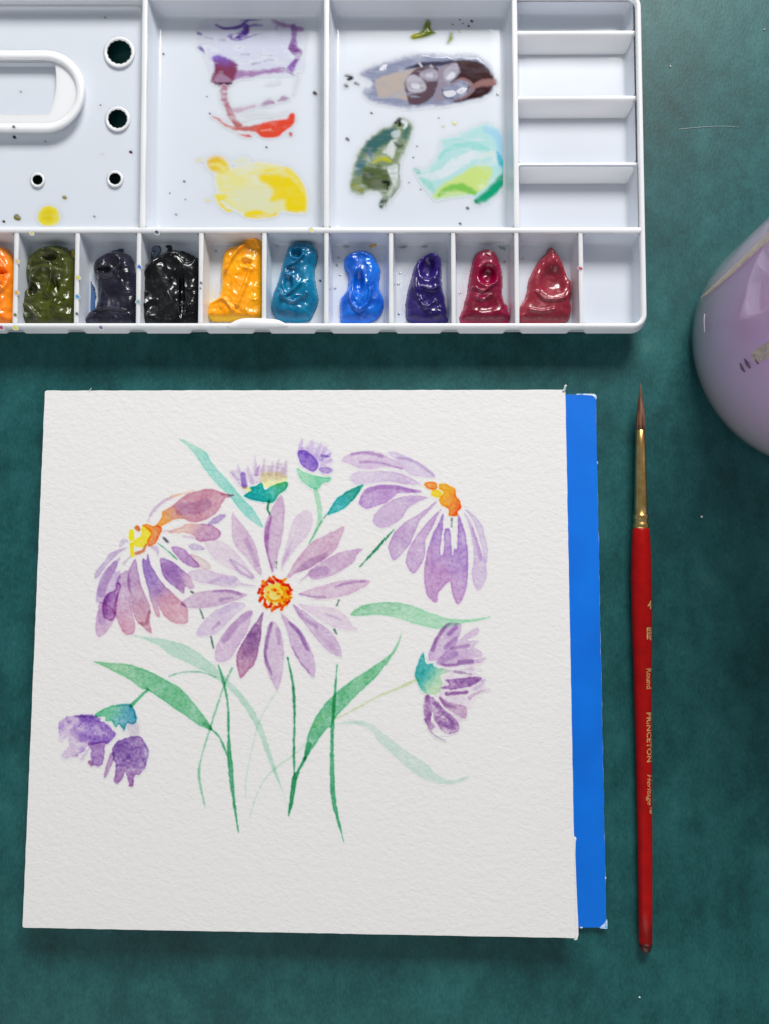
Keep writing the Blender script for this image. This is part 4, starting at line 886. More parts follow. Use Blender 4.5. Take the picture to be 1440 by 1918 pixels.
# left drooping daisy
fl = group('painted_daisy', 'drooping mauve daisy at the left with a yellow and rust centre')
def petals(parent, items, name='petal'):
    for k, it in enumerate(items):
        pts, rgb, kw = it[0], it[1], dict(it[2]) if len(it) > 2 else {}
        kw.setdefault('seed', k % 9)
        paint(parent, name, Wash(pts, rgb, **kw))
petals(fl, [
    (LF((575, 440), (600, 375), (680, 285), (790, 225), (965, 175)), (206, 186, 210), dict(width=[2, 5, 6, 5, 1.5], rgb2=(232, 196, 170), axis=LF((700, 280), (860, 205)))),
    (LF((650, 465), (690, 400), (700, 350), (780, 300), (880, 220), (1000, 175), (1110, 162), (1190, 190), (1250, 205), (1298, 213), (1260, 232), (1220, 250), (1165, 350), (1080, 410), (960, 445), (860, 410), (770, 430), (680, 480)), (238, 164, 84), dict(rgb2=(202, 150, 168), axis=LF((680, 440), (860, 330)), streaks=[(LF((860, 330), (980, 320), (1060, 290)), 24, .35, MAU_D), (LF((1200, 205), (1295, 214)), 5, .8, (170, 110, 120))])),
    (LF((740, 520), (860, 480), (890, 455), (980, 455), (1090, 460), (1150, 490), (1190, 530), (1165, 580), (1080, 600), (1000, 600), (960, 550), (880, 530), (800, 535)), (222, 188, 180), dict(rgb2=(192, 146, 182), axis=LF((880, 490), (1060, 560)), rim=.5)),
    (LF((1080, 455), (1150, 390), (1220, 372), (1235, 385), (1180, 440), (1120, 460)), (186, 164, 204), {}),
    (LF((690, 520), (740, 515), (780, 530)), (222, 206, 218), dict(width=[2, 4, 3])),
    (LF((880, 560), (960, 570), (1000, 600)), (222, 206, 218), dict(width=[4, 5, 3])),
    (LF((770, 655), (860, 655), (930, 720), (1010, 800), (990, 828), (920, 810), (840, 750)), (184, 146, 194), {}),
    (LF((930, 715), (1000, 725), (1090, 790), (1105, 830), (1060, 842), (990, 800)), (220, 202, 204), dict(rim=.6)),
    (LF((915, 640), (960, 622), (1020, 640), (1055, 670), (990, 682), (930, 665)), (196, 180, 210), {}),
    (LF((610, 650), (650, 670), (660, 720)), (206, 192, 216), dict(width=[5, 8, 3])),
    (LF((680, 750), (780, 775), (850, 830), (920, 890), (965, 980), (940, 1005), (890, 990), (875, 1045), (830, 1010), (760, 960), (700, 880)), (170, 132, 190), dict(rgb2=(206, 176, 200), axis=LF((800, 880), (930, 940)), streaks=[(LF((720, 820), (790, 880), (860, 1000)), 18, .3, MAU_D)])),
    (LF((575, 710), (600, 800), (660, 900), (740, 1000), (830, 1080), (890, 1140), (912, 1210), (905, 1292), (820, 1300), (740, 1260), (690, 1200), (660, 1150), (678, 1240), (640, 1220), (600, 1110), (570, 980), (530, 830), (530, 745), (560, 760)), (164, 134, 194), dict(rgb2=(208, 160, 178), axis=LF((600, 900), (780, 1140)), rim=.3)),
    (LF((470, 755), (495, 860), (520, 980), (560, 1070), (597, 1170), (590, 1280), (607, 1380), (530, 1320), (465, 1250), (435, 1120), (430, 1050), (400, 980), (410, 860), (440, 790)), (186, 154, 192), dict(rgb2=(204, 158, 176), axis=LF((480, 900), (540, 1280)), streaks=[(LF((590, 1200), (560, 1290), (500, 1300)), 7, .6, (150, 90, 110))])),
    (LF((405, 850), (430, 1000), (430, 1080), (440, 1180), (465, 1290), (458, 1370), (390, 1392), (350, 1340), (310, 1250), (280, 1200), (300, 1080), (340, 1000), (310, 920)), (190, 158, 196), dict(rgb2=(210, 164, 186), axis=LF((380, 950), (410, 1350)))),
    (LF((340, 740), (300, 860), (345, 850), (330, 960), (270, 1100), (200, 1130), (138, 1110), (150, 1000), (180, 900), (260, 800)), (204, 184, 214), dict(streaks=[(LF((290, 800), (220, 920), (180, 1040)), 16, .5, MAU_D)])),
    (LF((180, 1110), (310, 1200), (280, 1290), (200, 1392), (150, 1402), (130, 1330), (150, 1200)), (206, 176, 204), dict(streaks=[(LF((170, 1200), (190, 1280)), 14, .5, LIL)])),
    (LF((305, 950), (350, 970), (325, 1060), (300, 1230), (260, 1272), (200, 1240), (190, 1150), (225, 1050), (300, 1010)), (178, 134, 186), dict(rim=.5, streaks=[(LF((225, 1060), (205, 1130), (220, 1200)), 11, .4, (120, 60, 150))])),
    (LF((405, 650), (300, 730), (220, 820), (160, 900), (128, 912), (140, 850), (210, 770), (250, 710), (340, 670)), (196, 178, 208), {}),
    (LF((345, 640), (370, 600), (400, 600)), (206, 196, 216), dict(width=[7, 9, 4])),
    (LF((370, 790), (430, 730)), (200, 190, 204), dict(width=[5, 2])),
])
petals(fl, [
    (LF((530, 475), (590, 490), (605, 560), (540, 650), (470, 642), (450, 600), (510, 560)), (246, 216, 60), {}),
    (LF((437, 520), (437, 580)), (246, 220, 40), dict(width=[8, 9])), (LF((440, 630), (445, 725)), (246, 216, 40), dict(width=[8, 6])),
    (LF((530, 470), (560, 455), (620, 470), (650, 462), (692, 490), (670, 560), (640, 620), (580, 645), (570, 600), (600, 540), (570, 500)), (234, 150, 70), dict(rgb2=(226, 120, 66), axis=LF((560, 500), (660, 560)), rim=.5)),
    (LF((485, 490), (495, 500)), (214, 130, 80), dict(width=[9, 8])), (LF((560, 630), (530, 685), (475, 702)), (206, 130, 100), dict(width=[4, 5, 6])),
], 'flower_centre')

# right drooping daisy
fl = group('painted_daisy', 'drooping lilac daisy at the top right with an orange centre')
petals(fl, [
    (R((95, 195), (150, 140), (240, 115), (340, 112), (420, 130), (470, 160), (550, 190), (605, 250), (590, 270), (520, 250), (430, 250), (340, 265), (230, 255), (160, 220)), (212, 192, 218), dict(streaks=[(R((180, 135), (300, 125), (430, 155)), 6, .6, MAU_D), (R((250, 205), (380, 205), (480, 230), (595, 265)), 4.5, .5, MAU_D)])),
    (R((470, 125), (530, 120), (640, 160), (730, 200), (830, 270), (872, 322), (850, 338), (760, 325), (680, 320), (620, 280), (560, 200)), (214, 200, 222), dict(streaks=[(R((560, 170), (660, 185), (760, 240), (860, 318)), 4.5, .6, (160, 140, 180))])),
    (R((165, 325), (220, 285), (340, 280), (460, 280), (580, 300), (680, 345), (762, 392), (690, 395), (600, 390), (480, 370), (350, 385), (250, 395), (185, 380)), (216, 202, 222), dict(rgb2=(204, 184, 214), axis=R((300, 330), (560, 340)))),
    (R((240, 560), (260, 480), (300, 430), (400, 400), (520, 395), (640, 420), (765, 455), (680, 465), (560, 470), (500, 520), (420, 565), (310, 600)), (188, 152, 204), dict(streaks=[(R((300, 460), (420, 420), (560, 425), (700, 450)), 7, .35, MAU_D)])),
    (R((358, 680), (380, 630), (470, 550), (560, 505), (680, 485), (812, 503), (720, 545), (650, 590), (600, 670), (520, 730), (430, 762), (370, 730)), (204, 182, 212), dict(streaks=[(R((640, 520), (700, 520)), 8, .3, LIL)])),
    (R((885, 535), (820, 620), (750, 690), (700, 800), (660, 900), (600, 970), (525, 1033), (485, 960), (485, 890), (530, 800), (620, 710), (740, 640)), (196, 168, 206), dict(rim=.45)),
    (R((922, 600), (880, 690), (830, 790), (790, 870), (790, 960), (760, 1060), (690, 1148), (640, 1090), (625, 1030), (650, 940), (720, 820), (800, 720)), (196, 166, 206), dict(rim=.45)),
    (R((940, 640), (938, 760), (915, 960), (928, 990), (942, 960), (950, 800), (968, 765), (1000, 780), (1012, 960), (1020, 990), (1035, 940), (1056, 930), (1062, 800), (1068, 665), (1085, 680), (1120, 780), (1145, 930), (1150, 1080), (1140, 1250), (1110, 1350), (1062, 1402), (1020, 1320), (1000, 1215), (960, 1240), (900, 1310), (884, 1388), (820, 1350), (785, 1250), (780, 1130), (800, 980), (850, 820), (900, 720)), (194, 156, 200), dict(rgb2=(172, 138, 200), axis=R((860, 1200), (1120, 950)), rim=.4)),
    (R((1118, 635), (1180, 720), (1230, 860), (1262, 960), (1300, 1060), (1305, 1180), (1260, 1272), (1215, 1272), (1180, 1150), (1190, 1080), (1200, 980), (1180, 850), (1150, 720)), (206, 186, 216), dict(streaks=[(R((1190, 760), (1230, 900), (1255, 1020)), 7, .5, (170, 130, 190))])),
    (R((1128, 603), (1200, 650), (1270, 740), (1290, 820), (1318, 955), (1300, 1060), (1270, 950), (1240, 830), (1190, 700)), (212, 200, 220), dict(rim=.6)),
])
petals(fl, [
    (R((780, 385), (830, 370), (880, 380), (890, 420), (850, 442), (800, 420)), (240, 140, 60), dict(rim=.7)), (R((835, 470), (850, 445), (900, 440), (932, 470), (900, 502), (850, 490)), (250, 204, 60), dict(rim=.4)),
    (R((905, 395), (940, 385), (975, 395), (1040, 430), (1050, 490), (1085, 540), (1092, 590), (1062, 620), (1060, 655), (990, 655), (985, 600), (920, 560), (908, 510), (945, 460), (910, 430)), (250, 176, 60), dict(rgb2=(240, 120, 50), axis=R((930, 480), (1080, 580)), rim=.6, streaks=[(R((1060, 560), (1085, 590), (1030, 650)), 5, .5, (226, 80, 40))])),
], 'flower_centre')

# big daisy in the middle
fl = group('painted_daisy', 'open mauve daisy in the middle, largest flower, with a ring of orange dots')
petals(fl, [
    (C((745, 100), (768, 150), (768, 260), (750, 400), (720, 520), (692, 615), (680, 610), (655, 520), (632, 400), (640, 290), (670, 220), (710, 140)), (204, 178, 204), dict(streaks=[(C((680, 245), (655, 330), (645, 430), (660, 520), (690, 612)), [4, 8, 8, 5, 2], .9, (160, 100, 170))])),
    (C((915, 200), (950, 225), (957, 290), (930, 360), (870, 430), (800, 520), (755, 600), (745, 570), (765, 480), (790, 400), (810, 320), (850, 240)), (218, 202, 218), dict(streaks=[(C((822, 405), (790, 480), (758, 560)), [2, 7, 3], .55, (180, 150, 196))])),
    (C((1168, 312), (1165, 350), (1140, 410), (1110, 470), (1040, 530), (940, 590), (850, 625), (785, 662), (800, 620), (860, 520), (950, 420), (1040, 370), (1110, 335)), (206, 172, 196), dict(streaks=[(C((1050, 500), (940, 560), (840, 620)), [8, 16, 5], .45, MAU_D)])),
    (C((1298, 460), (1260, 500), (1235, 550), (1150, 610), (1050, 655), (960, 668), (930, 645), (875, 682), (900, 650), (960, 590), (1050, 530), (1150, 480), (1220, 470)), (202, 172, 202), dict(streaks=[(C((960, 620), (1040, 610)), 18, .3, MAU_D)])),
    (C((1343, 675), (1320, 710), (1250, 750), (1130, 790), (1000, 800), (930, 785), (862, 766), (960, 725), (1060, 700), (1160, 672), (1260, 668)), (212, 186, 208), dict(streaks=[(C((870, 765), (950, 782), (1040, 785)), 3, .6, MAU_D), (C((1115, 715), (1200, 690), (1310, 680)), 4, .6, MAU_D)])),
    (C((860, 835), (960, 845), (1100, 860), (1180, 910), (1220, 970), (1258, 1007), (1160, 1005), (1080, 980), (1020, 940), (930, 890)), (222, 206, 220), dict(streaks=[(C((1040, 900), (1100, 920), (1150, 940)), 4.5, .6, (180, 156, 196))])),
    (C((825, 838), (870, 860), (940, 910), (1000, 960), (1060, 1000), (1120, 1070), (1150, 1140), (1152, 1190), (1090, 1170), (1030, 1120), (960, 1040), (900, 960), (850, 890)), (206, 184, 210), dict(streaks=[(C((838, 850), (890, 920), (985, 985)), 7, .6, (164, 130, 178)), (C((1000, 1030), (1120, 1160)), 10, .3, MAU)])),
    (C((745, 895), (810, 950), (870, 1000), (920, 1080), (960, 1170), (978, 1260), (967, 1330), (920, 1290), (860, 1210), (815, 1120), (790, 1030)), (206, 182, 210), dict(streaks=[(C((800, 955), (870, 1030), (925, 1140)), [4, 7, 6], .95, (134, 96, 160)), (C((820, 1130), (870, 1220), (935, 1295)), 4, .55, MAU_D)])),
    (C((690, 945), (735, 1000), (760, 1090), (765, 1200), (750, 1320), (722, 1415), (690, 1370), (650, 1280), (628, 1180), (635, 1080), (660, 980)), (208, 186, 210), dict(streaks=[(C((680, 965), (650, 1080), (640, 1190), (682, 1310)), [6, 7, 6, 3], .95, (140, 104, 160)), (C((720, 1000), (735, 1100)), 7, .4, MAU_D)])),
    (C((625, 890), (615, 960), (612, 1040), (590, 1150), (570, 1230), (520, 1290), (472, 1335), (455, 1280), (445, 1200), (470, 1120), (530, 1020), (580, 950)), (158, 116, 164), dict(rgb2=(180, 124, 160), axis=C((560, 1050), (480, 1300)), rim=.3, streaks=[(C((560, 1000), (520, 1150)), 20, .25, MAU_D)])),
    (C((550, 878), (545, 930), (520, 1010), (470, 1100), (420, 1180), (370, 1222), (310, 1217), (298, 1170), (315, 1100), (370, 1010), (440, 940), (500, 890)), (210, 186, 212), dict(streaks=[(C((540, 895), (440, 970), (360, 1080)), [9, 14, 12], .55, (164, 130, 178))])),
    (C((508, 838), (470, 880), (420, 920), (360, 990), (290, 1040), (178, 1047), (190, 990), (240, 930), (310, 870), (400, 830), (450, 820)), (214, 198, 218), dict(streaks=[(C((440, 835), (340, 890)), 12, .4, LIL), (C((330, 960), (285, 1000)), 4.5, .5, MAU_D)])),
    (C((518, 772), (460, 800), (350, 840), (230, 860), (110, 857), (68, 830), (100, 800), (180, 755), (300, 738), (400, 735), (460, 750)), (204, 178, 204), dict(streaks=[(C((475, 768), (380, 742), (290, 750)), [5, 7, 3], .8, (150, 110, 166)), (C((420, 790), (330, 805)), 5, .5, MAU_D), (C((50, 830), (90, 845)), 7, .6, (150, 110, 150))])),
    (C((575, 712), (480, 710), (380, 720), (270, 700), (180, 685), (118, 640), (150, 605), (230, 600), (330, 625), (440, 650), (480, 690)), (212, 194, 214), dict(streaks=[(C((440, 655), (400, 680), (350, 660), (270, 690)), [9, 14, 10, 5], .4, (176, 152, 206))])),
    (C((575, 668), (500, 650), (430, 610), (350, 570), (280, 510), (228, 418), (270, 398), (340, 410), (420, 460), (500, 550), (550, 620)), (222, 208, 220), dict(streaks=[(C((405, 535), (460, 610), (550, 662)), 5, .75, (164, 134, 188)), (C((430, 545), (500, 590), (560, 650)), 3, .6, (164, 134, 188))])),
    (C((612, 635), (560, 590), (500, 510), (440, 440), (415, 370), (415, 222), (450, 260), (520, 340), (570, 430), (600, 540)), (210, 186, 208), dict(streaks=[(C((510, 400), (545, 480), (585, 570)), 9, .3, MAU_D)])),
])
cx, cy = C((705, 765))[0]
a0 = np.linspace(0, 2 * math.pi, 26, endpoint=False)
petals(fl, [
    ([(cx + (19 + 2 * (i % 2)) * math.cos(a), cy + (19 + 2 * (i % 2)) * math.sin(a)) for i, a in enumerate(a0)], (250, 206, 84), dict(rag=2.5, rim=.2, grain=.5)),
    (C((745, 680), (790, 720), (812, 770), (790, 830), (750, 850), (735, 800), (760, 760), (740, 720)), (252, 176, 30), dict(rim=.3)),
], 'flower_centre')
for i in range(34):
    a = i / 34 * 2 * math.pi + .1 * (i % 3); r = 27 + 3.5 * math.sin(i * 2.3); q = (cx + r * math.cos(a), cy + r * .98 * math.sin(a)); e = a + 2.2 * math.sin(i * 1.9)
    col = (226, 96, 44) if not (-0.9 < a < 0.9) and i % 4 else (240, 146, 40)
    if i % 7 == 3: col = (206, 60, 40)
    ln = 2.6 + 1.6 * abs(math.sin(i * 3.1))
    paint(fl, 'flower_dot', Wash([(q[0] - ln * math.cos(e), q[1] - ln * math.sin(e)), (q[0] + ln * math.cos(e), q[1] + ln * math.sin(e))], col, 1.15, width=[5, 4.2], seed=i % 9, rim=.3), .9)
for i in range(12):
    a = i * 2.4; r = 6 + 11 * ((i * .618) % 1); q = (cx + r * math.cos(a), cy + r * math.sin(a))
    paint(fl, 'flower_dot', Wash([(q[0] - 2, q[1]), (q[0] + 2 * math.cos(i), q[1] + 3 * math.sin(i))], (246, 164, 40) if i % 2 else (236, 130, 40), .9, width=[4.5, 3.2], seed=i % 9, rim=.3), .9)

# buds
fl = group('painted_bud', 'lilac bud with a teal calyx, standing at the top left of the middle daisy')
petals(fl, [(T((478, 372), (530, 360), (545, 400), (590, 350), (610, 390), (640, 330), (680, 345), (705, 320), (750, 335), (800, 320), (850, 325), (862, 390), (820, 430), (740, 430), (640, 460), (570, 480), (520, 440)), (218, 208, 220), dict(rag=4.5, rim=.15, soft=2.5, grain=.8))])
petals(fl, [(T(a, b), c, dict(width=w, rim=.2)) for a, b, c, w in [((482, 380), (565, 470), (216, 204, 222), [4, 9]), ((528, 330), (572, 460), (214, 202, 222), [3, 10]), ((560, 390), (572, 470), (170, 146, 206), [9, 10]), ((592, 335), (622, 440), (216, 202, 222), [4, 10]), ((640, 265), (652, 390), (214, 200, 222), [3, 9]), ((672, 330), (650, 390), (208, 190, 214), [3, 7]),
                                                                    ((706, 285), (690, 390), (218, 206, 216), [4, 8]), ((735, 340), (730, 390), (216, 204, 210), [5, 7]), ((762, 305), (750, 390), (216, 206, 214), [3, 8]), ((800, 295), (788, 390), (214, 202, 214), [4, 8]), ((852, 305), (846, 400), (212, 200, 212), [4, 8]), ((830, 350), (815, 400), (214, 200, 208), [6, 7])]])
petals(fl, [(T((680, 395), (760, 375), (850, 395), (850, 455), (760, 475), (700, 470)), (240, 236, 176), dict(rim=.1, soft=3)), (T((560, 480), (600, 490), (610, 510)), (226, 226, 160), dict(width=[5, 6, 4])),
            (T((568, 530), (620, 500), (610, 480), (650, 470), (685, 448), (710, 495), (760, 465), (852, 440), (860, 480), (800, 530), (760, 580), (660, 570), (590, 550)), (70, 172, 140), dict(rgb2=(24, 160, 160), axis=T((830, 460), (660, 540)), rim=.5))], 'calyx')
fl = group('painted_bud', 'small violet bud on a pale green calyx at the top of the painting')
petals(fl, [(T((930, 230), (955, 170), (985, 220), (1020, 165), (1070, 180), (1120, 200), (1150, 240), (1165, 300), (1160, 345), (1090, 350), (1040, 330), (960, 250)), (218, 208, 226), dict(rag=3.5, rim=.2, soft=2, grain=.8))])
petals(fl, [(T(a, b), c, dict(width=w, rim=.2)) for a, b, c, w in [((960, 155), (945, 240), (212, 200, 222), [3, 12]), ((1030, 165), (1015, 240), (216, 206, 224), [6, 12]), ((1085, 185), (1050, 270), (216, 206, 224), [5, 11]), ((1120, 215), (1080, 290), (214, 204, 224), [5, 9]), ((1150, 250), (1095, 290), (196, 182, 218), [5, 7]), ((1160, 290), (1100, 320), (214, 202, 222), [4, 8]), ((990, 190), (985, 230), (222, 214, 228), [6, 8])]])
petals(fl, [(T((930, 245), (960, 226), (1000, 240), (1042, 275), (1072, 325), (1040, 372), (980, 345), (940, 300)), (146, 116, 200), dict(rim=.35)), (T((1072, 350), (1120, 340), (1168, 362), (1130, 387), (1080, 372)), (172, 148, 208), {}), (T((1090, 265), (1140, 270)), (170, 146, 200), dict(width=[5, 4]))])
petals(fl, [(T((925, 350), (990, 380), (1060, 400), (1110, 410), (1155, 412), (1140, 440), (1095, 455), (1075, 485), (1045, 492), (1000, 470), (945, 420)), (150, 212, 178), dict(rgb2=(132, 204, 172), axis=T((1000, 400), (1060, 480))))], 'calyx')
fl = group('painted_bud', 'dark violet hanging bud at the lower left of the painting')
petals(fl, [(B((118, 755), (165, 700), (250, 680), (362, 685), (420, 720), (480, 770), (517, 810), (490, 870), (430, 880), (350, 890), (290, 930), (230, 980), (138, 972), (180, 900), (180, 830), (130, 860)), (158, 126, 198), dict(rag=4, d=1.05, grain=.5, soft=2, rgb2=(212, 194, 218), axis=B((330, 770), (170, 860)), hue=.8, streaks=[(B((280, 700), (400, 740), (500, 810)), 12, .45, (120, 80, 170)), (B((220, 800), (300, 850), (440, 840)), 14, .3, (120, 80, 170)), (B((240, 685), (360, 690)), 4, .7, (110, 70, 140))])),
            (B((330, 880), (380, 870), (450, 870), (440, 920), (432, 1020), (390, 1042), (350, 1020), (345, 940)), (160, 122, 184), dict(rag=3, soft=2)), (B((335, 1015), (350, 1030)), (160, 120, 160), dict(width=[7, 7])), (B((500, 960), (470, 1040), (445, 1115)), (182, 150, 190), dict(width=[10, 9, 4])), (B((280, 990), (330, 920)), (214, 202, 218), dict(width=[6, 5])),
            (B((560, 855), (640, 830), (700, 838), (742, 900), (752, 960), (730, 1050), (690, 1100), (655, 1110), (645, 1178), (615, 1172), (590, 1080), (570, 1130), (530, 1168), (508, 1140), (520, 1050), (495, 960), (510, 890)), (132, 96, 168), dict(rgb2=(160, 116, 172), axis=B((620, 960), (600, 1180)), rag=2.4, rim=.25, grain=.45, streaks=[(B((735, 930), (745, 1000)), 6, -.5, (150, 104, 166))]))])
petals(fl, [(B((368, 690), (410, 650), (500, 612), (620, 602), (652, 640), (672, 720), (640, 745), (600, 740), (580, 792), (545, 745), (520, 770), (490, 722), (450, 722), (440, 690)), (110, 190, 150), dict(rgb2=(70, 150, 176), axis=B((450, 660), (620, 700)), rim=.5)), (B((600, 750), (672, 730), (690, 830), (640, 860)), (206, 200, 210), dict(soft=4, rag=3))], 'calyx')
fl = group('painted_bud', 'mauve bud opening sideways at the right of the painting, teal at its base')
petals(fl, [
    (D((880, 640), (1000, 560), (1150, 520), (1240, 600), (1210, 700), (1270, 780), (1290, 860), (1190, 930), (1140, 1060), (1060, 1190), (960, 1240), (870, 1180), (880, 1000), (900, 880), (960, 780), (960, 700)), (224, 214, 224), dict(rag=7, rim=.1, soft=3, grain=.9)),
    (D((818, 615), (830, 520), (890, 400), (970, 310), (1080, 305), (1092, 350), (1060, 450), (1010, 530), (900, 605)), (204, 180, 212), dict(streaks=[(D((985, 295), (890, 430), (850, 530)), 7, .8, (140, 100, 150)), (D((1050, 335), (990, 390)), 9, .75, (146, 104, 166)), (D((1050, 430), (960, 510)), 8, .75, (146, 104, 166))])),
    (D((880, 630), (980, 520), (1080, 440), (1180, 360), (1235, 345), (1230, 390), (1140, 445), (1245, 452), (1200, 500), (1265, 550), (1255, 585), (1190, 605), (1295, 598), (1250, 640), (1120, 655), (1000, 670), (920, 662)), (210, 190, 214), dict(rag=2, streaks=[(D((1150, 490), (1010, 520)), 6, .6, MAU_D), (D((1040, 560), (920, 625)), 12, .6, (150, 116, 176)), (D((1180, 625), (1080, 635)), 9, .8, (130, 92, 150)), (D((1050, 655), (930, 655)), 5, .8, MAU_D)])),
    (D((1040, 710), (1180, 735)), (184, 170, 190), dict(width=[6, 3])), (D((940, 690), (1040, 715), (1160, 690), (1260, 700)), (220, 212, 222), dict(width=[5, 6, 5, 2])),
    (D((945, 780), (990, 775), (1050, 765), (1252, 758), (1240, 800), (1150, 840), (1010, 860), (920, 850), (990, 820)), (168, 130, 180), dict(rag=2.4, rim=.3, grain=.6)), (D((970, 900), (1140, 885)), (170, 130, 176), dict(width=[7, 6])), (D((1330, 860), (1230, 890), (1160, 930)), (206, 186, 206), dict(width=[2, 6, 8])), (D((1290, 780), (1250, 830), (1200, 860)), (216, 204, 220), dict(width=[6, 8, 5])),
    (D((790, 918), (840, 918), (900, 980), (980, 1050), (1050, 1120), (1080, 1185), (1040, 1235), (960, 1230), (900, 1170), (870, 1110), (850, 1050), (840, 1130), (872, 1180), (830, 1200), (785, 1130), (778, 1020)), (186, 154, 192), dict(grain=.6, rag=2.5, streaks=[(D((810, 930), (820, 1080), (800, 1130)), 10, .6, (130, 80, 150)), (D((870, 980), (960, 1070), (1030, 1150)), 8, .7, (124, 84, 150)), (D((920, 1140), (1010, 1180)), 9, .6, (124, 84, 150))])),
    (D((910, 925), (1000, 970), (1115, 1000), (1137, 1040), (1125, 1110), (1040, 1060), (950, 1010)), (200, 170, 196), dict(streaks=[(D((915, 930), (960, 990), (1030, 1010)), 7, .6, MAU_D)])), (D((815, 1190), (870, 1250), (965, 1298)), (200, 190, 204), dict(width=[3, 4, 1.5], rim=.6)),
])
petals(fl, [(D((770, 553), (797, 640), (850, 640), (865, 670), (960, 690), (1000, 710), (920, 740), (935, 800), (905, 885), (830, 905), (760, 870), (720, 790), (703, 730), (730, 640)), (60, 166, 166), dict(rgb2=(186, 214, 180), axis=D((750, 700), (900, 820)), rim=.25, soft=2))], 'calyx')

# ------------------------------------------------------------------ the brush
bx = thing('paint_brush', 'slim round paintbrush with red handle and brass ferrule, lying right of the blue card', 'paintbrush', tuple(P(1203, 1250, 0)))
Z0 = 3.4 * MM
AX = [(720, 1199.0), (808, 1198.2), (985, 1199.2), (1080, 1200.0), (1300, 1203.2), (1500, 1206.0), (1700, 1207.6), (1785, 1208.3)]
def axis_pt(y):
    x = np.interp(y, [a for a, b in AX], [b for a, b in AX])
    z = np.interp(y, [720, 985, 1080, 1785], [4.2 * MM, 3.7 * MM, Z0, 2.05 * MM])
    return P(x, y, z)
RP = (DIST - Z0) / FPX
def brush_part(name, prof, m, n=28):
    lo = []
    for y, wd in prof:
        c = axis_pt(y); r = wd * .5 * RP
        lo.append(np.array([c + r * np.array([math.cos(a), 0, math.sin(a)]) for a in np.linspace(0, 2 * math.pi, n, endpoint=False)]))
    V, F = loft(lo, True, True); F.append(tuple(range(n - 1, -1, -1)))
    V = V - np.array(bx.location)
    return link(name, mesh_of(V, F), m, bx)
bt = brush_part('bristles', [(718, .6), (725, 2.2), (735, 5), (750, 9.5), (765, 13), (780, 15.8), (795, 17), (810, 17)], M['hair'], 36)
fr = brush_part('ferrule', [(806, 17.2), (806.5, 18), (840, 19.2), (900, 22), (950, 24), (963, 24.6), (965, 27.8), (968, 29), (971, 28.8), (973.5, 26), (979, 26), (982, 29.6), (985, 30.2), (988, 29.6), (991, 27)], M['gold'])
hd = brush_part('handle', [(988, 26), (992, 30), (996, 31.4), (1030, 35), (1080, 37.2), (1150, 36.2), (1250, 32.6), (1400, 28.4), (1550, 26), (1700, 24.2), (1764, 23.2)], M['red'])
tp = brush_part('handle_tip', [(1763.5, 23.2), (1772, 22), (1779, 18), (1783, 11), (1785, 3)], M['dark_tip'])
WP = [(996, 31.4), (1030, 35), (1080, 37.2), (1150, 36.2), (1250, 32.6), (1400, 28.4), (1550, 26), (1700, 24.2)]
def wrap(u, y):
    """a point on the handle: u pixels right of the axis"""
    c = axis_pt(y); r = np.interp(y, [a for a, b in WP], [b for a, b in WP]) * .5 * RP
    uu = min(max(u * RP, -r * .985), r * .985)
    return c + np.array([uu, 0, math.sqrt(r * r - uu * uu) + 0.025 * MM]) - np.array(bx.location)
def lettering(txt, y0, y1, u0, u1, rot=True, shear=0.0, weight=0.0):
    cu = bpy.data.curves.new('t', 'FONT'); cu.body = txt; cu.size = 1; cu.shear = shear; cu.resolution_u = 3; cu.offset = weight
    o = bpy.data.objects.new('t', cu); COL.objects.link(o)
    dg = bpy.context.evaluated_depsgraph_get(); dg.update()
    me = bpy.data.meshes.new_from_object(o.evaluated_get(dg))
    bpy.data.objects.remove(o)
    bm = bmesh.new(); bm.from_mesh(me)
    bmesh.ops.triangulate(bm, faces=bm.faces)
    bmesh.ops.subdivide_edges(bm, edges=bm.edges, cuts=1)
    bmesh.ops.triangulate(bm, faces=bm.faces)
    xs_ = [v.co.x for v in bm.verts]; ys_ = [v.co.y for v in bm.verts]
    ax, bx_, ay, by = min(xs_), max(xs_), min(ys_), max(ys_)
    for v in bm.verts:
        s = (v.co.x - ax) / (bx_ - ax); t = (v.co.y - ay) / (by - ay)
        if rot: v.co = wrap(u0 + (u1 - u0) * t, y0 + (y1 - y0) * s)
        else: v.co = wrap(u0 + (u1 - u0) * s, y1 + (y0 - y1) * t)
    bm.to_mesh(me); bm.free()
    return link('lettering', me, M['foil'], bx)
lettering('4', 1124, 1140, 4.5, 14, False, weight=.012)
lettering('Round', 1250, 1288, 1.0, 12.2, True, weight=.015)
lettering('PRINCETON', 1332, 1424, 0.6, 10.6, True, weight=.02)
lettering('Heritage\u2122', 1447, 1521, -2.0, 10.2, True, .25, weight=.008)
def foil_patch(polys):
    V = []; F = []
    for p in polys:
        # a strip of quads: pairs across u
        s = len(V)
        for (ua, ub, y) in p: V += [wrap(ua, y), wrap((ua + ub) / 2, y), wrap(ub, y)]
        for i in range(len(p) - 1):
            for j in range(2): F.append((s + 3 * i + j, s + 3 * i + j + 1, s + 3 * i + 4 + j, s + 3 * i + 3 + j))
    return link('emblem', mesh_of(V, F, False), M['foil'], bx)
foil_patch([[(2.5, 5.2, 1174), (2.5, 5.2, 1196)], [(5.2, 13.5, 1174), (5.2, 13.5, 1176.5)], [(6.4, 12.6, 1178), (6.4, 12.6, 1181)], [(6.4, 8.2, 1182), (6.4, 8.2, 1188)], [(10.2, 13, 1182), (10.2, 13, 1187)], [(6.4, 13.5, 1189), (6.4, 13.5, 1191.5)], [(5.2, 14.5, 1192.5), (8.4, 12.6, 1195.5), (10.4, 11, 1198)]])

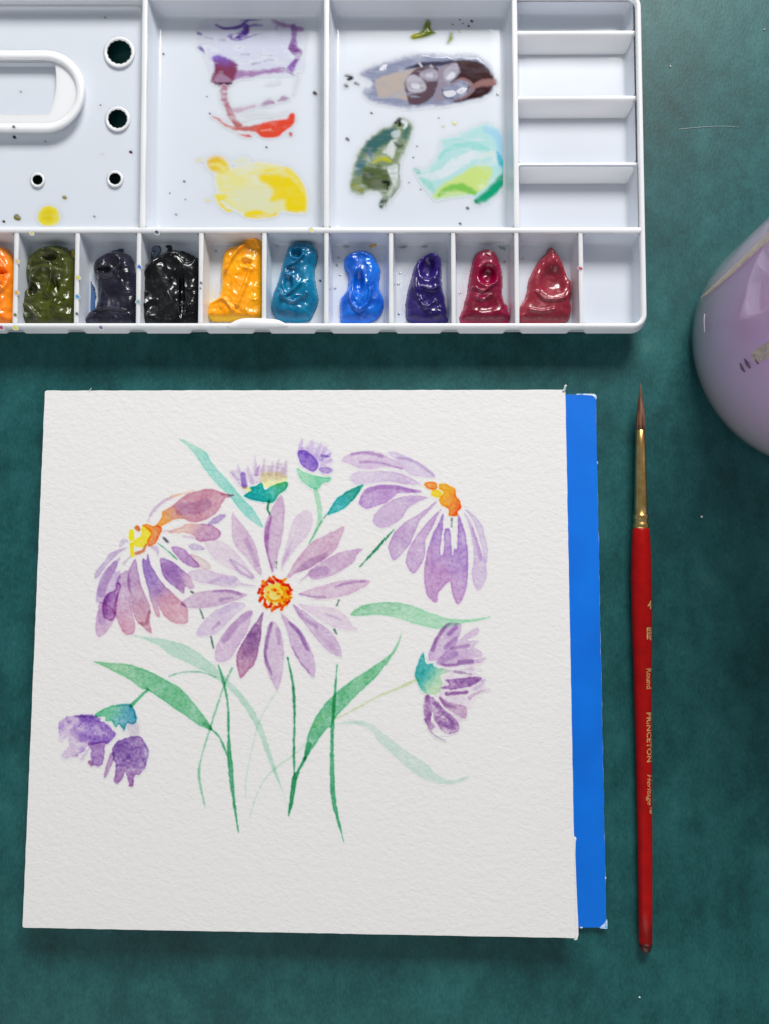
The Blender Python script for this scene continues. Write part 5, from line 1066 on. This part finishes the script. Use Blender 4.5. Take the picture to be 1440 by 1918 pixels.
# ------------------------------------------------------------------ the glass of rinse water
jc = P(1521, 650, 0); JR = 240 * DIST / FPX
jar = thing('water_glass', 'clear glass of murky lilac rinse water, cut off by the right picture edge', 'glass', tuple(jc))
def lathe(prof, n=128, closed_bottom=True, closed_top=False):
    lo = [np.array([(r * math.cos(a), r * math.sin(a), z) for a in np.linspace(0, 2 * math.pi, n, endpoint=False)]) for r, z in prof]
    V, F = loft(lo)
    if closed_bottom: F.append(tuple(range(n - 1, -1, -1)))
    if closed_top: F.append(tuple(range((len(lo) - 1) * n, len(lo) * n)))
    return mesh_of(V, F)
Ht = 92 * MM; Hw = 82 * MM
prof_b = [(JR - 5 * MM, .15 * MM), (JR - 2.4 * MM, .4 * MM), (JR - .9 * MM, 1.4 * MM), (JR - .2 * MM, 3.2 * MM), (JR, 6 * MM), (JR + .1 * MM, 12 * MM), (JR + .2 * MM, 40 * MM), (JR + .3 * MM, Hw), (JR - 1.5 * MM, Hw + .01 * MM), (JR - 2.2 * MM, Hw - .5 * MM)]
wt = [(r - (.45 * MM if z > 2 * MM else .8 * MM), max(z, .7 * MM)) for r, z in prof_b[:8]]
shell = prof_b[:8] + [(r - .35 * MM, max(z, .6 * MM)) for r, z in prof_b[:8]][::-1]
link('glass_wall', lathe(shell, closed_top=True), M['glass'], jar)
link('rinse_water', lathe(wt, closed_top=True), M['water'], jar)
prof_t = [(JR + .3 * MM, Hw), (JR + .3 * MM, Ht - 1 * MM), (JR - .5 * MM, Ht), (JR - 1.3 * MM, Ht - 1 * MM), (JR - 1.4 * MM, Hw + .05 * MM)]
link('glass_rim', lathe(prof_t, closed_bottom=False), M['glass'], jar)
def on_glass(px, py, off=.06 * MM):
    """photo pixel -> point on the side of the glass"""
    p1 = P(px, py, 0); d = p1 - CAM; o = CAM - jc; R = JR + .22 * MM + off
    A_ = d[0] ** 2 + d[1] ** 2; B2 = o[0] * d[0] + o[1] * d[1]; C_ = o[0] ** 2 + o[1] ** 2 - R * R
    disc = B2 * B2 - A_ * C_
    t = (-B2 - math.sqrt(max(disc, 0))) / A_
    return o + d * t
def streak(name, pts, widths, m):
    c = catmull(np.column_stack([np.array(pts, float), widths]), 6, False); lo = []
    for i, (x, y, w) in enumerate(c):
        a = c[max(i - 1, 0)]; b = c[min(i + 1, len(c) - 1)]; t = np.array([b[0] - a[0], b[1] - a[1]]); t /= np.linalg.norm(t); nn = np.array([-t[1], t[0]]) * w * .5
        lo.append(np.array([on_glass(x - nn[0], y - nn[1], .02 * MM), on_glass(x, y, .16 * MM), on_glass(x + nn[0], y + nn[1], .02 * MM)]))
    V, F = loft(lo, False); return link(name, mesh_of(V, F), m, jar)
streak('painted_reflection', [(1312, 558), (1330, 543), (1370, 507), (1405, 474), (1450, 432)], [3, 6, 9, 11, 13], M['yellow_mark'])  # yellowish reflection in the glass wall, painted as a thin strip
streak('painted_scratch_glint', [(1318, 588), (1317.5, 605), (1318.5, 622)], [1.5, 3, 2], M['pale_mark'])  # thin upright scratch highlight, painted on as a pale strip
streak('gold_mark', [(1408, 672), (1425, 662), (1450, 650)], [16, 26, 30], M['yellow_mark'])
streak('dark_mark', [(1385, 680), (1389, 690), (1394, 697)], [3, 6, 3], M['dark_mark'])
streak('dark_mark', [(1393, 672), (1399, 682), (1404, 690)], [3, 7, 4], M['dark_mark'])
streak('dark_mark', [(1410, 664), (1415, 676), (1420, 682)], [3, 4, 3], M['dark_mark'])

# ------------------------------------------------------------------ dust on the table
def crumb(x, y, r, label):
    bm = bmesh.new(); bmesh.ops.create_icosphere(bm, subdivisions=1, radius=r * DIST / FPX)
    for v in bm.verts: v.co *= 1 + .3 * vnoise(v.co.x * 4e4, v.co.y * 4e4, 3, int(x) % 9)
    me = bpy.data.meshes.new('m'); bm.to_mesh(me); bm.free()
    o = link('dust_crumb', me, M['dust']); p = P(x, y, 0); o.location = (p[0], p[1], r * DIST / FPX * .8); return tag(o, label, 'dust', 'white dust crumbs on the teal table')
crumb(1312, 968, 2.6, 'largest white dust crumb on the teal table, right of the brush ferrule')
crumb(1254, 125, 1.7, 'white dust crumb on the teal table beside the palette edge')
crumb(1196, 1867, 1.8, 'white dust crumb on the teal table below the brush tip')
crumb(1430, 56, 1.5, 'white dust crumb on the teal table in the top right corner')
f = fibre([(1270, 242), (1300, 239), (1335, 236.5), (1360, 236.5), (1383, 238)], .06 * MM, [.1 * MM, .12 * MM, .16 * MM], 'loose_thread', M['dust'])
tag(f, 'fine pale thread lying on the teal table right of the palette', 'thread')
